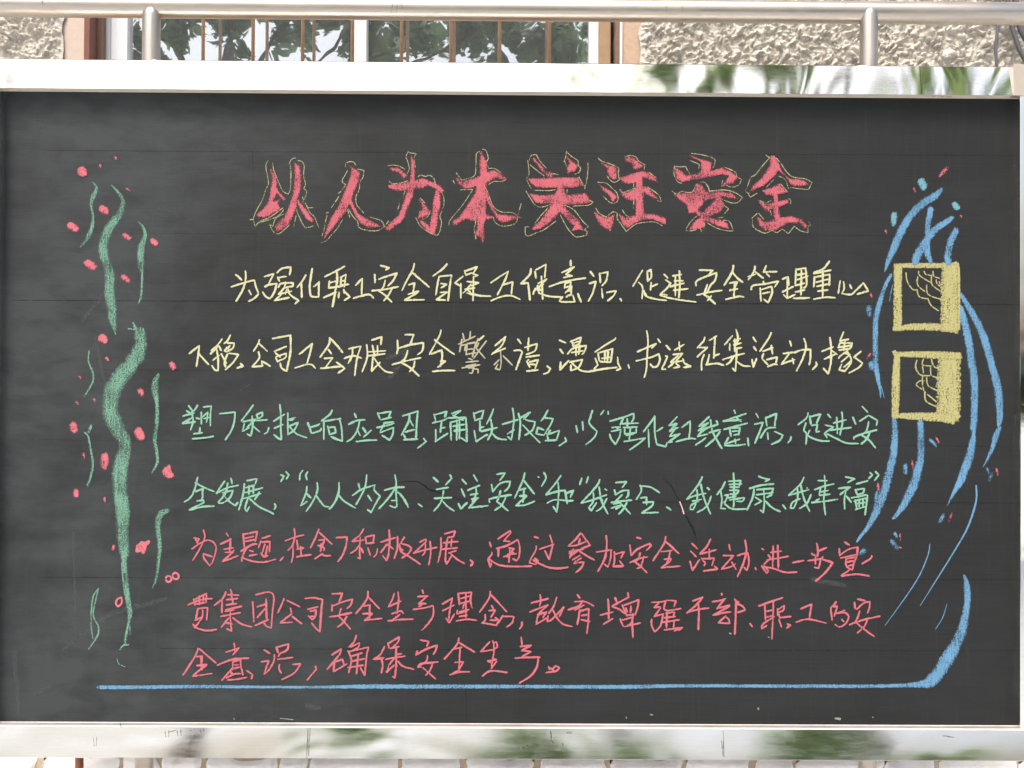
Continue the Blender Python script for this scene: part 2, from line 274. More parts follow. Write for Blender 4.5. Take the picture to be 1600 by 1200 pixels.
T('yellow', 290, 500, 5, '''30,262 108,200 98,280 85,365; 100,260 180,348 |
285,150 255,190 200,240; 195,265 260,200 280,240; 240,215 255,300 255,395 230,390 205,355; 215,315 265,275; 280,265 320,340; 350,118 330,160 300,185; 330,180 380,180 370,220 320,250 305,240 350,200; 320,215 345,235; 340,260 415,270 370,335 310,390; 330,265 305,330 315,370 |
405,375 450,360 430,340 |
578,155 565,190 530,245; 570,180 640,245; 570,250 575,300 520,365 600,360 595,320 665,362 |
680,145 820,120 820,250 790,400 750,375 740,335; 695,245 790,205; 705,290 785,260 780,295 715,325; 705,290 720,330; 740,290 700,255 |
890,268 990,185 970,270 945,350; 855,375 970,345 1015,378 |
1125,138 1120,190 1050,292; 1125,140 1175,190 1228,255; 1115,230 1140,265; 1085,300 1150,295 1090,375; 1055,378 1230,360; 1180,330 1245,378 1192,415 |
1275,225 1370,205; 1240,300 1310,280 1375,298; 1305,215 1300,280 1270,340; 1370,205 1340,300 1322,435 |
1455,158 1532,132 1525,195; 1415,195 1420,290 1380,405; 1430,250 1565,240; 1460,200 1480,290; 1500,200 1500,280; 1430,280 1560,265; 1465,290 1455,400 1520,330; 1475,300 1520,365 1570,405 1620,412''')
T('yellow', 600, 500, 5, '''105,160 108,220 100,265; 165,115 232,115 205,190; 105,225 200,195 308,178 300,240 262,272; 185,240 165,300 130,330 200,370 275,438; 65,348 180,318 290,295; 240,320 230,370 198,405 |
445,80 430,130 355,270; 395,155 460,205 550,270; 370,265 450,235 455,290 440,365; 440,320 480,320 420,370; 380,402 460,395 555,395 |
780,125 740,160''')
T('faint_yellow', 600, 500, 5, '''615,105 630,165; 675,90 670,150; 580,190 715,125; 610,150 590,250; 600,200 640,190 630,240; 640,240 650,185 720,175 690,290; 650,230 700,225; 735,145 720,190; 800,165 760,215 700,300; 740,180 720,220 790,300; 650,200 640,270 720,255; 660,300 690,310; 640,330 740,320; 610,375 750,350; 640,360 720,345; 660,375 700,370 690,415 665,415; 700,380 735,385 735,415''', 1.3)
T('yellow', 600, 500, 5, '''870,200 950,130 920,200 840,270; 850,260 950,220 |
1045,150 1070,185; 1015,240 1060,235 1080,250 1030,390; 1130,140 1125,240; 1100,215 1195,185 1180,240 1110,270; 1110,290 1215,275; 1130,310 1115,320 1140,370; 1135,330 1205,310 1180,380; 1140,345 1190,350; 1115,400 1205,390 |
1275,360 1300,380 1280,410 1245,422 |
1370,158 1422,180; 1375,230 1400,262; 1380,330 1375,390 1445,315; 1455,170 1540,135 1520,190 1470,200; 1465,160 1485,215; 1480,180 1530,165; 1435,265 1480,220 1580,200 1565,250 1545,270; 1500,200 1500,280; 1530,200 1520,270; 1465,255 1560,240; 1450,330 1550,310 1520,370 1460,395 1460,350; 1470,340 1540,395 1620,405''')
T('faint_yellow', 600, 500, 5, '''910,245 915,330 905,390 870,380 890,345; 930,280 1005,355; 860,350 900,310''', 1.3)
T('yellow', 880, 500, 5, '''250,250 330,195 405,150 410,138; 272,258 282,320; 282,255 385,225 370,330; 300,300 375,290; 325,250 325,320; 350,245 345,320; 290,325 370,330; 250,300 270,350 240,385; 200,402 260,392 330,380 420,370; 425,290 430,340 450,380 415,395 |
508,350 515,375 |
580,248 725,185 690,220; 570,320 690,290 745,265 755,310 735,360 700,370 680,345; 652,85 662,160 655,280 650,380 632,450; 740,150 758,175 |
805,200 835,235; 800,280 815,285 770,385 800,385; 905,172 910,240; 870,235 945,190; 860,270 935,262; 930,265 880,320 820,370; 900,275 840,330 930,320; 880,340 910,365 860,375; 935,305 950,340 995,362 940,370 |
1105,135 1095,165 1045,220; 1060,215 1125,215 1045,290; 1100,270 1082,320 1080,395; 1140,160 1200,125; 1185,140 1180,220 1175,300; 1180,280 1220,265; 1140,270 1130,320 1115,350 1200,340 1255,355 |
1320,125 1260,195; 1300,185 1300,240; 1350,75 1365,140 1350,200; 1330,165 1385,145; 1330,195 1390,180; 1335,225 1395,215; 1340,150 1340,250; 1245,310 1340,280 1415,262; 1355,230 1350,320 1345,400 1320,375; 1330,285 1300,330 1270,350; 1350,320 1400,355 1460,362''')
T('yellow', 1060, 500, 5, '''583,135 608,172; 588,210 608,240; 575,308 585,368 610,300; 725,100 700,150 635,245; 660,245 740,215; 725,200 735,270; 665,265 655,300 700,350; 690,310 770,290 760,340; 695,365 750,345 775,350 |
870,165 880,205; 820,262 895,252; 865,262 805,345 860,325 910,310; 890,300 900,345; 905,255 960,235 1030,230 1030,300 1020,352; 980,145 995,210 970,300 920,400 |
1075,330 1080,350 1045,390 |
1120,245 1210,210; 1140,305 1225,268; 1182,135 1192,210 1190,330 1170,420 1130,375; 1200,240 1240,270; 1290,95 1260,165 1330,150; 1250,215 1260,180 1355,180 1340,225 1250,235; 1300,170 1290,240; 1245,215 1340,200; 1320,240 1260,285 1250,300; 1300,260 1340,270 1270,330; 1320,250 1350,320 1300,400 1255,390 1275,345; 1425,245 1370,290 1435,335 1410,370 1330,415; 1350,320 1290,370''')
T('green', 280, 620, 5, '''75,70 105,110; 145,65 125,100 95,120; 30,150 120,125; 60,110 110,145; 25,205 105,160 60,195; 25,210 130,195; 100,125 110,190 90,260; 190,80 252,72 245,150 245,232; 135,165 165,175; 175,120 175,215; 180,160 225,120 215,200; 195,170 240,160; 165,240 160,290; 115,290 185,280; 105,328 200,320 272,308 |
318,132 438,120 430,200 405,270 360,338 |
578,65 550,105 485,190; 500,195 600,175 530,240; 570,150 575,230 560,305 530,290; 510,210 495,270 550,240; 580,230 630,275; 605,140 650,120 650,150 615,170 605,140; 600,185 690,180 |
700,240 690,275 665,290 |
740,190 825,135; 745,245 815,215; 788,60 795,150 795,250 800,335 770,320 740,295; 850,125 850,210 850,300; 855,180 910,162; 870,185 890,180; 860,230 930,200 900,260 850,295; 865,235 920,290 1000,320 |
1005,205 1035,285; 1020,240 1085,220 1100,210; 1040,285 1100,265 1110,245; 1130,190 1130,335; 1195,105 1175,140 1110,190; 1140,190 1265,170; 1255,180 1270,250 1275,345 1240,335 1185,310; 1160,230 1175,290; 1165,240 1215,235 1225,280 1170,295 |
1370,130 1385,165; 1325,215 1390,185 1455,180; 1410,190 1390,265 1350,325 1308,352; 1390,250 1415,305; 1435,240 1460,280; 1500,262 1440,315; 1385,350 1470,340 1545,338''')
T('green', 580, 620, 5, '''50,125 70,175; 60,130 155,115 135,165; 75,180 160,160; 100,205 175,195; 45,240 120,225 180,205; 100,215 70,270; 70,280 175,240 170,290 145,338 85,300 |
245,150 365,112 355,210 350,325; 300,140 290,200 235,300; 300,180 330,230; 265,275 340,255; 250,290 270,325; 255,335 365,330 |
410,325 430,350 362,402 |
490,135 505,190 490,200; 500,140 590,115 575,160; 480,205 560,185 600,165; 550,200 540,280; 550,245 575,240; 505,255 505,345; 500,350 560,310 600,285; 630,130 700,108 650,145; 600,165 740,160; 640,145 720,185; 620,200 625,340; 625,200 740,165 745,250 748,350 700,320; 640,230 730,215; 650,265 740,255; 670,180 668,340; 690,190 690,330 |
800,125 810,180; 805,130 880,105 860,170; 810,185 870,165; 850,190 850,270; 850,240 880,235; 805,265 820,350 880,310 910,295; 955,95 935,150 900,215; 860,270 985,240; 935,180 945,260 910,338; 940,280 990,325 1058,335 |
1025,215 1150,178; 1105,90 1115,180 1095,335 1065,310; 1065,290 1120,255; 1150,130 1165,200 1155,335; 1165,165 1240,122 1190,175; 1190,150 1210,180 1280,195 1260,260 1200,300; 1185,220 1250,290 1320,360 |
1380,105 1350,160 1325,190; 1360,165 1420,170 1400,220 1350,300 1290,290 1300,240 1350,260; 1400,260 1375,300; 1370,285 1385,340; 1390,290 1470,262 1450,330; 1360,342 1450,338 |
1515,320 1525,345 1465,385''')
T('green', 870, 620, 5, '''150,225 162,280; 200,195 205,262; 278,108 262,160 255,210 315,270 290,320 225,375 |
342,140 368,105; 400,115 402,135 |
415,190 520,160 600,130 600,170 580,200; 520,165 495,220; 430,240 495,235 470,250; 425,270 500,255 490,310 460,370 425,330 412,290; 550,170 550,240; 510,210 640,205; 520,240 630,235; 530,245 530,290 620,280 620,240; 575,240 565,340; 525,350 690,322 640,365 568,415; 540,300 600,290 |
765,150 740,190 675,275; 715,255 720,395; 765,150 765,280 780,370 850,390 860,360; 825,240 780,270 |
940,155 875,225 935,210; 935,210 880,270 950,240; 930,240 880,310; 880,310 960,290 870,355 900,350; 975,240 1040,190 1040,260 1030,330; 930,350 1035,325 1085,330 |
1190,155 1110,230 1180,210; 1180,205 1105,265 1180,240; 1180,240 1110,290; 1130,270 1100,310 1180,290; 1085,375 1130,345 1165,320; 1200,180 1220,280 1290,405; 1180,240 1260,215; 1190,280 1280,255; 1275,270 1230,330 1160,390; 1245,185 1255,210 |
1385,105 1395,130; 1300,190 1480,130; 1300,190 1440,180; 1400,160 1440,195; 1305,255 1490,205; 1350,250 1360,310; 1365,245 1430,240 1420,300; 1370,270 1425,265; 1380,300 1420,290; 1340,320 1310,370 1430,330; 1310,380 1400,380 1475,370; 1390,330 1395,365; 1490,320 1498,385''')
T('green', 1080, 620, 5, '''505,130 525,165; 495,215 560,200 530,280 495,365; 580,160 590,230; 585,165 665,130 650,230; 540,320 590,250 660,240; 595,280 600,335; 650,270 715,300 690,340 625,372 |
780,310 775,335 755,360 |
912,125 900,165 832,220; 895,205 880,260 900,290 895,375; 925,150 935,215; 930,155 1010,135 975,215; 940,225 985,215 975,270; 975,275 1000,270; 925,260 905,300 950,325 1020,345 1080,345 |
1065,135 1090,165; 1045,220 1110,235 1040,285 1060,320; 1135,160 1140,290; 1175,120 1180,200 1160,300; 1110,205 1210,180; 1085,260 1250,240; 1060,290 1130,325 1210,360 1305,365 |
1335,75 1380,122; 1262,160 1285,215; 1315,190 1385,145 1455,185 1445,225; 1385,195 1370,260 1330,300 1390,340 1440,400; 1270,330 1270,315 1350,285 1450,258; 1395,275 1370,330 1325,370''')
T('green', 280, 725, 5, '''145,105 120,200 90,260 40,298; 125,145 200,185 275,215; 130,215 190,190 180,280; 180,200 185,265; 140,290 190,280 195,300 80,358 175,335 275,328 |
355,135 290,230 380,185 465,165; 405,110 415,155; 380,150 370,210 340,260 305,300; 340,225 420,205 400,260 350,300 310,305; 345,240 390,290 440,325 460,300 |
530,130 608,115 595,155; 510,155 500,240 465,360; 520,185 590,165; 510,225 655,185; 545,170 545,240; 580,170 580,230; 505,270 640,230; 625,220 590,280; 540,260 515,345 530,370 550,330; 550,270 620,330 700,370 740,392 |
745,310 755,330 742,355 |
795,85 820,95 795,138; 835,60 858,85 838,118 | 965,50 945,80 942,125; 1005,60 990,90 1000,125 |
998,175 990,230 950,325 1000,292; 995,230 1030,265; 1078,145 1080,210 1040,300 992,370; 1070,245 1130,325 1170,332 |
1250,145 1245,230 1210,310 1172,352; 1240,235 1290,290 1380,345 |
1400,150 1410,190; 1465,85 1455,170 1420,250 1380,320; 1355,245 1430,195 1530,165 1525,205 1570,250 1530,320 1500,378 1470,355; 1475,245 1505,290''')
T('green', 590, 725, 5, '''55,205 130,185 210,180; 135,85 145,140 145,230 150,330 135,340 95,325; 130,200 90,260 10,350; 155,215 205,270 240,338; 110,285 155,285 |
318,310 350,335 |
435,105 475,140; 565,85 580,110 530,165; 460,198 555,182; 445,268 580,262; 515,210 505,270 480,320 438,368; 510,290 545,330 600,368 |
660,120 695,158; 655,195 682,258; 632,310 650,350 700,300; 750,85 780,135; 705,205 800,165; 765,180 770,230 740,300; 725,240 785,230; 735,275 790,265; 780,265 712,342 800,332 865,325 |
930,80 995,70 955,130; 890,160 900,215 960,150 1035,135 1025,180 990,215; 960,210 945,270 930,290 1020,365; 875,300 870,275 950,255 1045,240; 1000,260 970,320 915,362 |
1150,70 1130,140 1070,268; 1135,120 1225,235; 1100,205 1160,190; 1145,190 1135,300; 1110,250 1165,245; 1165,250 1080,325 1150,320 1228,290 |
1255,98 1260,105; 1300,68 1315,110 1280,175 |
1432,90 1390,150 1315,240 1400,215 1470,205; 1410,145 1415,230 1400,375 1370,330; 1325,305 1380,280 1470,285; 1465,215 1480,310; 1470,230 1530,205 1505,260; 1475,290 1530,285''')
T('green', 850, 725, 5, '''295,110 278,162; 345,100 330,150 |
435,122 405,180 290,305 380,280 490,240; 385,225 385,290 350,340 370,365 410,300; 430,180 450,290 500,392; 425,260 460,285; 490,270 450,340 405,370; 475,195 490,205 |
560,145 645,138 610,185; 550,200 560,245; 560,240 610,210 660,205 655,250 640,265; 525,300 600,290 685,282; 610,240 560,290 540,310 600,300; 525,345 600,320 560,350 600,330; 600,310 675,390; 645,300 620,350 580,395 |
750,165 760,210 720,278; 750,172 830,180 905,225; 755,265 800,258 800,320; 775,300 855,295 840,330 765,382 895,378 |
958,335 992,360''')
T('green', 1070, 725, 5, '''135,100 105,160 15,275 70,250 165,228; 95,200 95,280 65,355 40,355 50,320 110,290; 125,160 150,270 200,390; 205,250 170,330 95,378; 60,290 130,275; 175,185 190,200 |
315,140 290,190 250,240; 280,215 290,280 280,345 320,350; 340,135 435,130 425,180 350,180; 345,160 445,155; 350,205 420,205 400,235 350,235; 310,245 340,240 315,290 300,300; 340,265 400,250; 350,280 465,262 450,290 400,290; 380,70 385,180 380,340; 320,280 310,310 370,350 480,350 |
578,95 610,110 660,120 625,138; 505,190 600,165 695,155; 540,195 530,260 485,360; 560,200 690,190; 560,240 690,225; 690,190 670,250; 615,190 620,300 612,380 590,360; 550,260 600,290 545,320; 640,260 680,240; 630,290 680,340 745,372 |
765,320 788,352 |
930,105 900,160 810,245 900,220 970,200; 880,190 880,270 850,345 825,345 840,300 900,270; 905,165 930,270 975,370; 985,240 950,310 890,350; 955,185 960,200 |
1090,90 1095,180 1085,280 1098,400; 1040,130 1115,130; 1015,200 1080,175 1165,155; 1060,185 1050,240; 1050,220 1120,205; 1050,245 1135,235; 990,300 1100,290 1195,275; 1020,290 1050,270 |
1255,100 1325,115 1270,145; 1200,190 1290,180 1210,240; 1255,215 1245,280 1248,352; 1260,250 1300,300; 1340,155 1430,130; 1330,200 1345,240; 1340,200 1400,190 1390,225 1345,240; 1300,265 1420,240; 1320,290 1410,265 1425,290; 1330,280 1340,345 1330,360; 1340,310 1410,300; 1360,280 1360,340; 1390,270 1390,330; 1335,355 1410,330; 1425,245 1405,400 |
1445,65 1465,85 1435,115; 1490,60 1515,85 1480,130''')
T('pink', 290, 820, 5, '''65,100 110,110 85,140; 140,40 150,100 110,190 55,280; 50,188 150,125 210,130 240,180 215,280 190,320 145,260 140,225 210,250; 75,105 100,150 |
320,65 335,90; 275,150 360,110; 350,105 350,150 345,210; 300,190 375,180; 310,215 370,210 380,195; 375,210 290,285 350,265 412,240 |
450,70 460,180; 455,75 560,52 545,130; 465,105 535,90; 465,130 545,115; 435,205 520,155 560,150; 495,165 460,210 440,270 450,240; 500,200 530,210; 440,285 440,255 530,285 620,290 705,268; 600,105 665,85; 590,125 570,180; 600,135 660,130 655,215; 620,150 600,220; 640,165 625,245; 590,220 610,250 645,240; 500,240 560,230 |
740,280 765,250 |
780,125 860,95 930,78; 850,30 855,90 835,160 800,200; 840,150 840,240 828,295; 870,120 880,190; 900,170 905,240; 870,190 925,180; 870,250 920,240 985,232 |
1040,35 1020,90 975,182; 1045,60 1145,152; 1040,120 1085,115 1065,180; 1035,160 1085,180 1080,200; 1060,150 1055,210; 1010,265 1070,225 1080,240 1135,240 |
1178,100 1260,95 1255,160 1225,240 1190,288 |
1392,32 1360,80 1300,130; 1300,130 1395,118; 1365,95 1360,200 1365,265 1345,255; 1365,150 1325,200 1290,222; 1370,180 1390,220; 1405,95 1475,80 1465,140; 1410,145 1475,140; 1405,95 1415,150; 1425,180 1445,240; 1500,185 1490,230 1470,252''')
T('pink', 585, 820, 5, '''50,135 165,100; 115,40 120,120 110,230 95,280 65,240; 50,215 100,150 150,190; 180,90 180,180 155,265; 235,95 205,145 260,160 290,180 270,220 215,260; 195,150 210,210 260,240 360,308; 225,200 200,185 |
355,135 400,112 400,135 305,222 380,200 490,175; 400,150 395,210 375,240; 435,130 440,220 425,315 |
550,70 630,48 620,90 570,100; 520,100 520,190 497,295; 540,140 655,130; 570,110 560,180; 605,110 600,170; 530,190 650,180; 560,190 555,270 565,305 610,230; 580,220 640,200; 590,220 650,270 705,302 |
750,275 772,295 752,322 |
900,135 912,175; 885,270 920,225 915,210; 890,275 905,330 915,295; 900,270 980,315 1100,325 1230,322; 965,110 1060,45 1065,60 1010,125 1060,130; 955,185 1040,160 1120,115 1135,170 1130,250 1110,280 1080,265; 970,185 968,248; 1050,180 1090,185 1040,250 1015,245; 1060,180 1050,295; 1040,230 1110,225; 1010,250 1090,215 |
1248,92 1282,103; 1265,165 1260,200 1225,260 1210,295 1260,310 1280,280 1250,260; 1290,190 1405,150; 1370,80 1390,150 1380,210 1365,270 1330,200; 1240,275 1340,325 1430,340 1515,330''')
T('pink', 820, 820, 5, '''435,65 400,110 340,165 400,160 480,130; 440,65 510,160 440,185; 430,110 420,150; 350,210 460,190; 355,245 420,200 345,225; 380,190 350,260; 420,200 480,240 545,275; 430,240 370,275; 440,260 390,290; 385,300 460,290 445,330 400,372 |
635,85 640,150 625,260 570,365; 560,212 680,195; 675,195 670,260 650,330 620,305; 700,210 700,280 690,325 770,322 740,280; 700,230 775,210 750,260 |
875,98 905,108; 820,155 830,240 880,190 975,145 985,165 950,200; 900,220 890,260 850,290; 820,295 890,265 960,250; 850,280 900,320 955,375; 930,245 905,325 875,340 |
1100,92 1085,150 1000,282; 1100,130 1150,175 1205,225; 1065,210 1150,200; 1135,205 1125,260 1105,310; 1090,270 1140,262 1135,285 1065,335 1215,322 |
1305,145 1350,190; 1295,205 1340,250; 1290,285 1310,355 1365,270; 1450,112 1420,170 1365,230; 1370,228 1495,195; 1440,190 1440,260; 1380,260 1410,300 1400,320; 1385,265 1480,262 1460,320; 1395,360 1505,345 1480,320''')
T('pink', 1060, 820, 5, '''395,155 405,200; 350,240 430,240; 430,240 335,345 400,330 445,305; 415,290 450,350; 460,240 540,215 550,290 535,355; 520,120 530,200 510,290 460,405; 535,355 510,330 |
602,335 605,350 |
650,185 665,195; 650,320 690,380 700,355 670,320; 700,235 720,260 665,310; 650,325 740,340 830,370 925,368; 740,165 735,330; 775,160 780,340; 720,215 805,205; 690,275 860,245 |
890,295 980,278 |
1080,145 1090,200 1085,250; 1040,225 1070,240; 1090,205 1158,178; 1010,280 1110,265 1130,245; 1070,250 1070,310; 1110,275 1095,340 1060,330; 1125,270 1205,295 1150,370 1070,440 |
1300,135 1335,158; 1255,185 1260,245; 1265,235 1330,190 1400,175 1395,240; 1265,260 1400,230; 1310,260 1310,320 1350,350; 1315,265 1390,250 1370,300 1355,355; 1320,290 1375,280; 1330,320 1370,310; 1270,395 1340,350; 1275,400 1390,385 1490,400; 1510,240 1500,262 1430,305''')
T('pink', 290, 915, 5, '''65,105 75,155; 70,110 165,60 160,130; 20,150 120,110 210,100; 70,145 165,130; 110,80 110,150; 140,70 140,140; 95,180 175,170 165,270; 100,175 80,270; 75,270 130,245; 135,190 130,250 70,330; 60,300 90,330 170,350 245,340 |
315,50 290,100 225,155; 285,110 285,215; 350,30 365,60; 330,70 420,75; 355,60 375,150; 320,110 410,100; 320,150 400,140; 315,190 440,160; 275,240 430,210; 350,180 350,260 360,355 320,335; 340,250 280,325; 310,200 380,190; 320,290 370,300; 370,250 440,300 520,322 |
550,70 655,50 690,90 680,200 670,330 640,320 600,280; 525,125 530,200 535,285; 560,165 640,140; 630,105 635,270; 620,180 560,250; 545,310 650,265 |
770,100 755,140 720,215; 795,115 895,165; 820,175 830,220 740,290 835,285; 835,240 910,298 |
935,100 1000,95 1070,108 1060,200 1050,360 1015,330 985,290; 955,185 1035,165; 975,200 1020,190 1015,240 975,240; 960,235 990,265 1010,250 |
1145,65 1225,60 1215,90 1200,125; 1145,150 1145,200; 1145,160 1220,130 1305,105 1290,150 1260,180; 1215,180 1200,240 1220,260 1290,340; 1125,245 1210,230 1300,210; 1260,240 1230,290 1185,325 |
1425,45 1415,110 1330,220; 1425,85 1515,180; 1390,160 1440,150 1435,265; 1385,220 1460,215; 1460,220 1400,270 1535,255''')
T('pink', 590, 915, 5, '''130,60 115,110 85,160; 85,165 185,120; 160,50 165,120 150,220; 110,220 185,195 200,215; 80,275 180,265 280,262; 110,275 175,225 |
350,35 358,60; 315,85 395,80; 390,80 345,120 320,140 380,140; 345,150 320,165; 280,185 360,175 435,155; 435,160 435,230 400,290 345,350 |
505,145 585,95 570,160 555,270; 510,195 600,150; 535,255 560,290 600,220; 630,60 640,150; 640,60 735,50 725,110 740,175; 650,100 720,80; 640,140 720,120; 690,60 690,250; 680,130 665,180; 640,205 715,185; 625,190 620,220 700,200; 615,275 700,262 775,270; 640,240 700,230 |
880,45 870,100 795,210; 885,70 1010,205; 890,155 905,180; 870,195 920,190 885,250; 840,225 840,270 820,285; 815,290 930,310 945,270 920,250; 880,270 930,270; 945,290 980,230; 980,240 1065,240 1050,290 1005,325 |
1128,285 1125,315 1108,340 |
1270,70 1275,120 1265,160; 1200,135 1335,100; 1190,205 1330,150; 1330,150 1260,220 1240,290; 1250,225 1320,205 1290,250; 1240,300 1335,245; 1400,90 1375,160 1335,220; 1330,235 1325,280 1365,260 1455,165 1420,240; 1370,190 1400,250 1450,300 1520,318''')
T('pink', 820, 915, 5, '''410,70 430,98; 340,188 420,160 455,115; 390,125 470,125 540,160; 390,190 465,150; 430,190 420,250 410,305; 430,200 500,180 495,280 485,375; 440,235 490,225; 440,265 510,280 |
650,105 655,180 655,260; 590,230 650,215 690,205; 615,300 690,255; 705,95 720,130; 805,55 810,90 680,160; 685,165 740,185 780,220; 770,155 890,110 880,170 860,230; 760,150 800,240; 790,175 800,210; 830,160 825,210; 800,230 850,225; 745,260 770,320; 760,270 840,245 830,290 790,320; 845,220 840,300 845,405; 780,320 860,300 905,290 |
990,130 1075,125 1110,115 1180,118 1165,165; 1050,130 1010,170 1060,165; 1100,120 1085,175 1110,195 1220,178; 1060,175 1010,240 1080,220; 1080,220 1060,310 1015,360 990,310 990,260; 1100,215 1170,205 1155,250; 1090,250 1175,240; 1110,210 1105,330; 1080,285 1210,265; 1090,345 1230,325 1200,350; 1165,280 1160,330; 1210,330 1165,355 |
1310,120 1390,90 1340,150 1265,215; 1280,205 1360,185 1440,175; 1355,140 1360,220 1355,345 |
1535,60 1540,72; 1465,125 1530,115 1570,100; 1560,105 1500,180 1600,150; 1600,160 1470,230 1560,210 1610,205; 1570,235 1510,290 1600,295 1590,260 1560,240; 1640,105 1650,120 1640,380; 1645,130 1670,125; 1645,135 1700,160 1720,190 1660,210''')
T('pink', 1070, 915, 5, '''508,295 525,318 |
580,158 670,125 765,95; 625,155 630,270; 690,120 690,200 685,300 680,420; 640,200 690,190; 640,245 685,235; 600,330 610,300 700,240; 600,335 640,310; 725,180 725,235; 730,185 775,155 770,190 730,210; 730,210 740,250 830,240; 735,265 755,325; 795,330 825,310 800,300 |
905,180 990,145 980,200 970,262; 870,285 960,262 1105,292 |
1180,125 1160,155 1140,175 1150,270; 1160,165 1190,160 1165,240; 1175,220 1250,190; 1180,215 1250,210 1280,240 1260,290 1210,322 1170,300; 1225,262 1240,280 |
1350,105 1410,118; 1325,130 1330,180; 1340,185 1400,135 1445,125 1440,180 1425,215; 1365,200 1350,250 1325,290; 1285,305 1400,265 1525,238; 1340,290 1400,340 1480,398; 1425,265 1400,320 1345,370''')
T('pink', 280, 985, 5, '''150,140 120,210 30,350; 155,140 290,255; 130,205 180,200 175,270; 170,200 180,310; 140,275 220,265; 215,270 160,310 105,358 260,335 |
430,100 435,130; 365,170 470,135 420,190; 430,140 440,170; 300,270 420,225 545,215; 420,250 420,310; 420,245 480,225 485,300; 430,270 470,265; 430,295 475,285; 420,290 335,390; 370,370 430,340 485,335; 380,385 450,380 530,365; 490,300 500,350; 400,320 420,340 |
530,315 575,345 565,375 |
665,152 710,180; 640,245 700,235 665,340 700,310 740,240 745,185; 760,130 775,175; 765,130 855,105 845,150 790,180 775,205; 770,225 890,210; 785,265 780,295 800,335; 890,265 950,260 900,330 800,385 |
1065,280 1075,300 1040,340 1000,388 |
1195,190 1265,145 1250,190 1155,305; 1215,240 1205,320; 1220,245 1275,225 1290,270 1260,295; 1210,320 1310,260; 1385,40 1365,90 1325,130; 1340,130 1410,95 1400,130 1345,160; 1320,160 1345,230 1325,330; 1330,165 1480,130 1465,200 1450,350 1415,290; 1350,200 1430,175; 1350,240 1450,220; 1400,180 1385,340; 1320,290 1440,270''')
T('pink', 570, 985, 5, '''155,125 120,190 65,225 150,215; 130,220 140,270 130,335; 180,95 190,140; 185,100 270,50 260,90 210,140; 200,140 270,125; 245,130 245,280 235,370 220,360; 165,225 210,215 315,200; 240,190 290,180; 245,200 190,270 180,320; 170,325 230,270; 260,240 300,280 385,302 |
435,75 500,85 485,125; 410,160 400,195; 410,185 480,145 565,115 555,150 535,188; 490,195 480,240 415,280 440,285; 415,290 440,260 575,245; 455,290 500,330 555,378; 530,255 510,310 475,350 |
735,60 720,110 620,225; 735,95 860,170; 680,150 760,130; 745,140 735,310; 705,250 770,245 740,300; 665,345 740,325 820,322; 680,340 740,310 |
975,90 905,165 1000,150 1035,130 1030,90 1005,95; 1000,80 1010,150 990,280; 960,235 985,250; 960,240 1030,225; 1030,240 985,300; 920,355 985,315 1115,328 |
1222,50 1228,115; 1215,125 1300,115 1225,155; 1225,155 1300,165 1225,205; 1175,215 1260,210 1370,208; 1355,215 1345,280 1300,350 1205,412 |
1435,280 1445,305; 1470,300 1490,275 1520,290 1500,315 1460,322; 1415,330 1480,320 1450,290''')
# --- decorations: x,y,halfwidth in zoom px
DE = []
def V(c, ox, oy, s, t, n='chalk_stroke'): DE.append((c, ox, oy, s, t, n))
V('mint', 80, 240, 4, '''255,175,2 285,215,10 262,270,16 250,320,10 262,390,9 255,460,14 225,530,14 180,585,3; 377,197,3 425,250,11 450,300,13 430,370,22 365,465,30 330,550,30 330,640,30 360,720,32 365,800,34 365,880,34 378,960,34 385,1040,28 403,1130,3; 543,425,3 575,460,9 588,515,13 565,580,22 560,650,24 562,710,20 568,760,10 566,840,7 560,900,8 546,935,5''')
V('mint', 80, 490, 4, '''512,55,4 530,100,14 535,150,20; 480,95,5 515,98,5; 575,95,6 580,125,6; 560,110,30 560,200,42 520,290,50 440,390,55 385,480,56 370,580,52 385,660,54 420,730,50 460,800,42 460,860,42 440,930,48 430,1030,50 435,1130,46 445,1200,46 455,1260,44; 238,232,4 235,300,5 262,370,6 260,430,6 207,517,4; 252,700,8 235,745,9; 212,745,7 232,765,6 245,830,7 262,940,7 248,1020,7 228,1073,7; 670,380,10 652,430,24 650,490,22 662,560,13 662,680,14 648,780,13 660,860,12 665,930,10 628,998,4''')
V('mint', 80, 750, 3.63636, '''402,120,40 405,200,42 408,270,38 408,330,34 415,400,30 415,460,17 420,540,18 428,620,16 440,700,16 448,760,16 440,810,9 428,870,8 418,935,7; 400,470,3 412,600,4 425,680,3; 448,830,3 448,880,2; 390,965,4 410,940,5 440,935,5; 375,1015,2 385,1045,3 425,1062,2; 270,615,3 240,660,5 230,740,5 228,830,4 238,900,3; 270,615,3 240,760,4 268,830,4 265,880,6 215,960,3; 662,175,15 625,190,20 607,240,18 610,300,14 618,370,13 610,460,11 600,550,8 578,612,3''')
V('petal', 80, 240, 4, '''405,22,5 403,38,7; 308,68,3 306,92,7; 192,92,12 190,115,32 205,135,14; 180,105,20 215,125,12; 470,218,5 492,230,4; 300,335,10 335,352,24 352,370,8; 110,440,10 138,462,26 165,480,10; 448,505,10 475,520,16 492,530,10; 625,535,8 645,552,18 660,570,6; 215,680,14 245,695,28 282,716,9; 440,765,8 465,780,18 495,797,4''', 'chalk_petal')
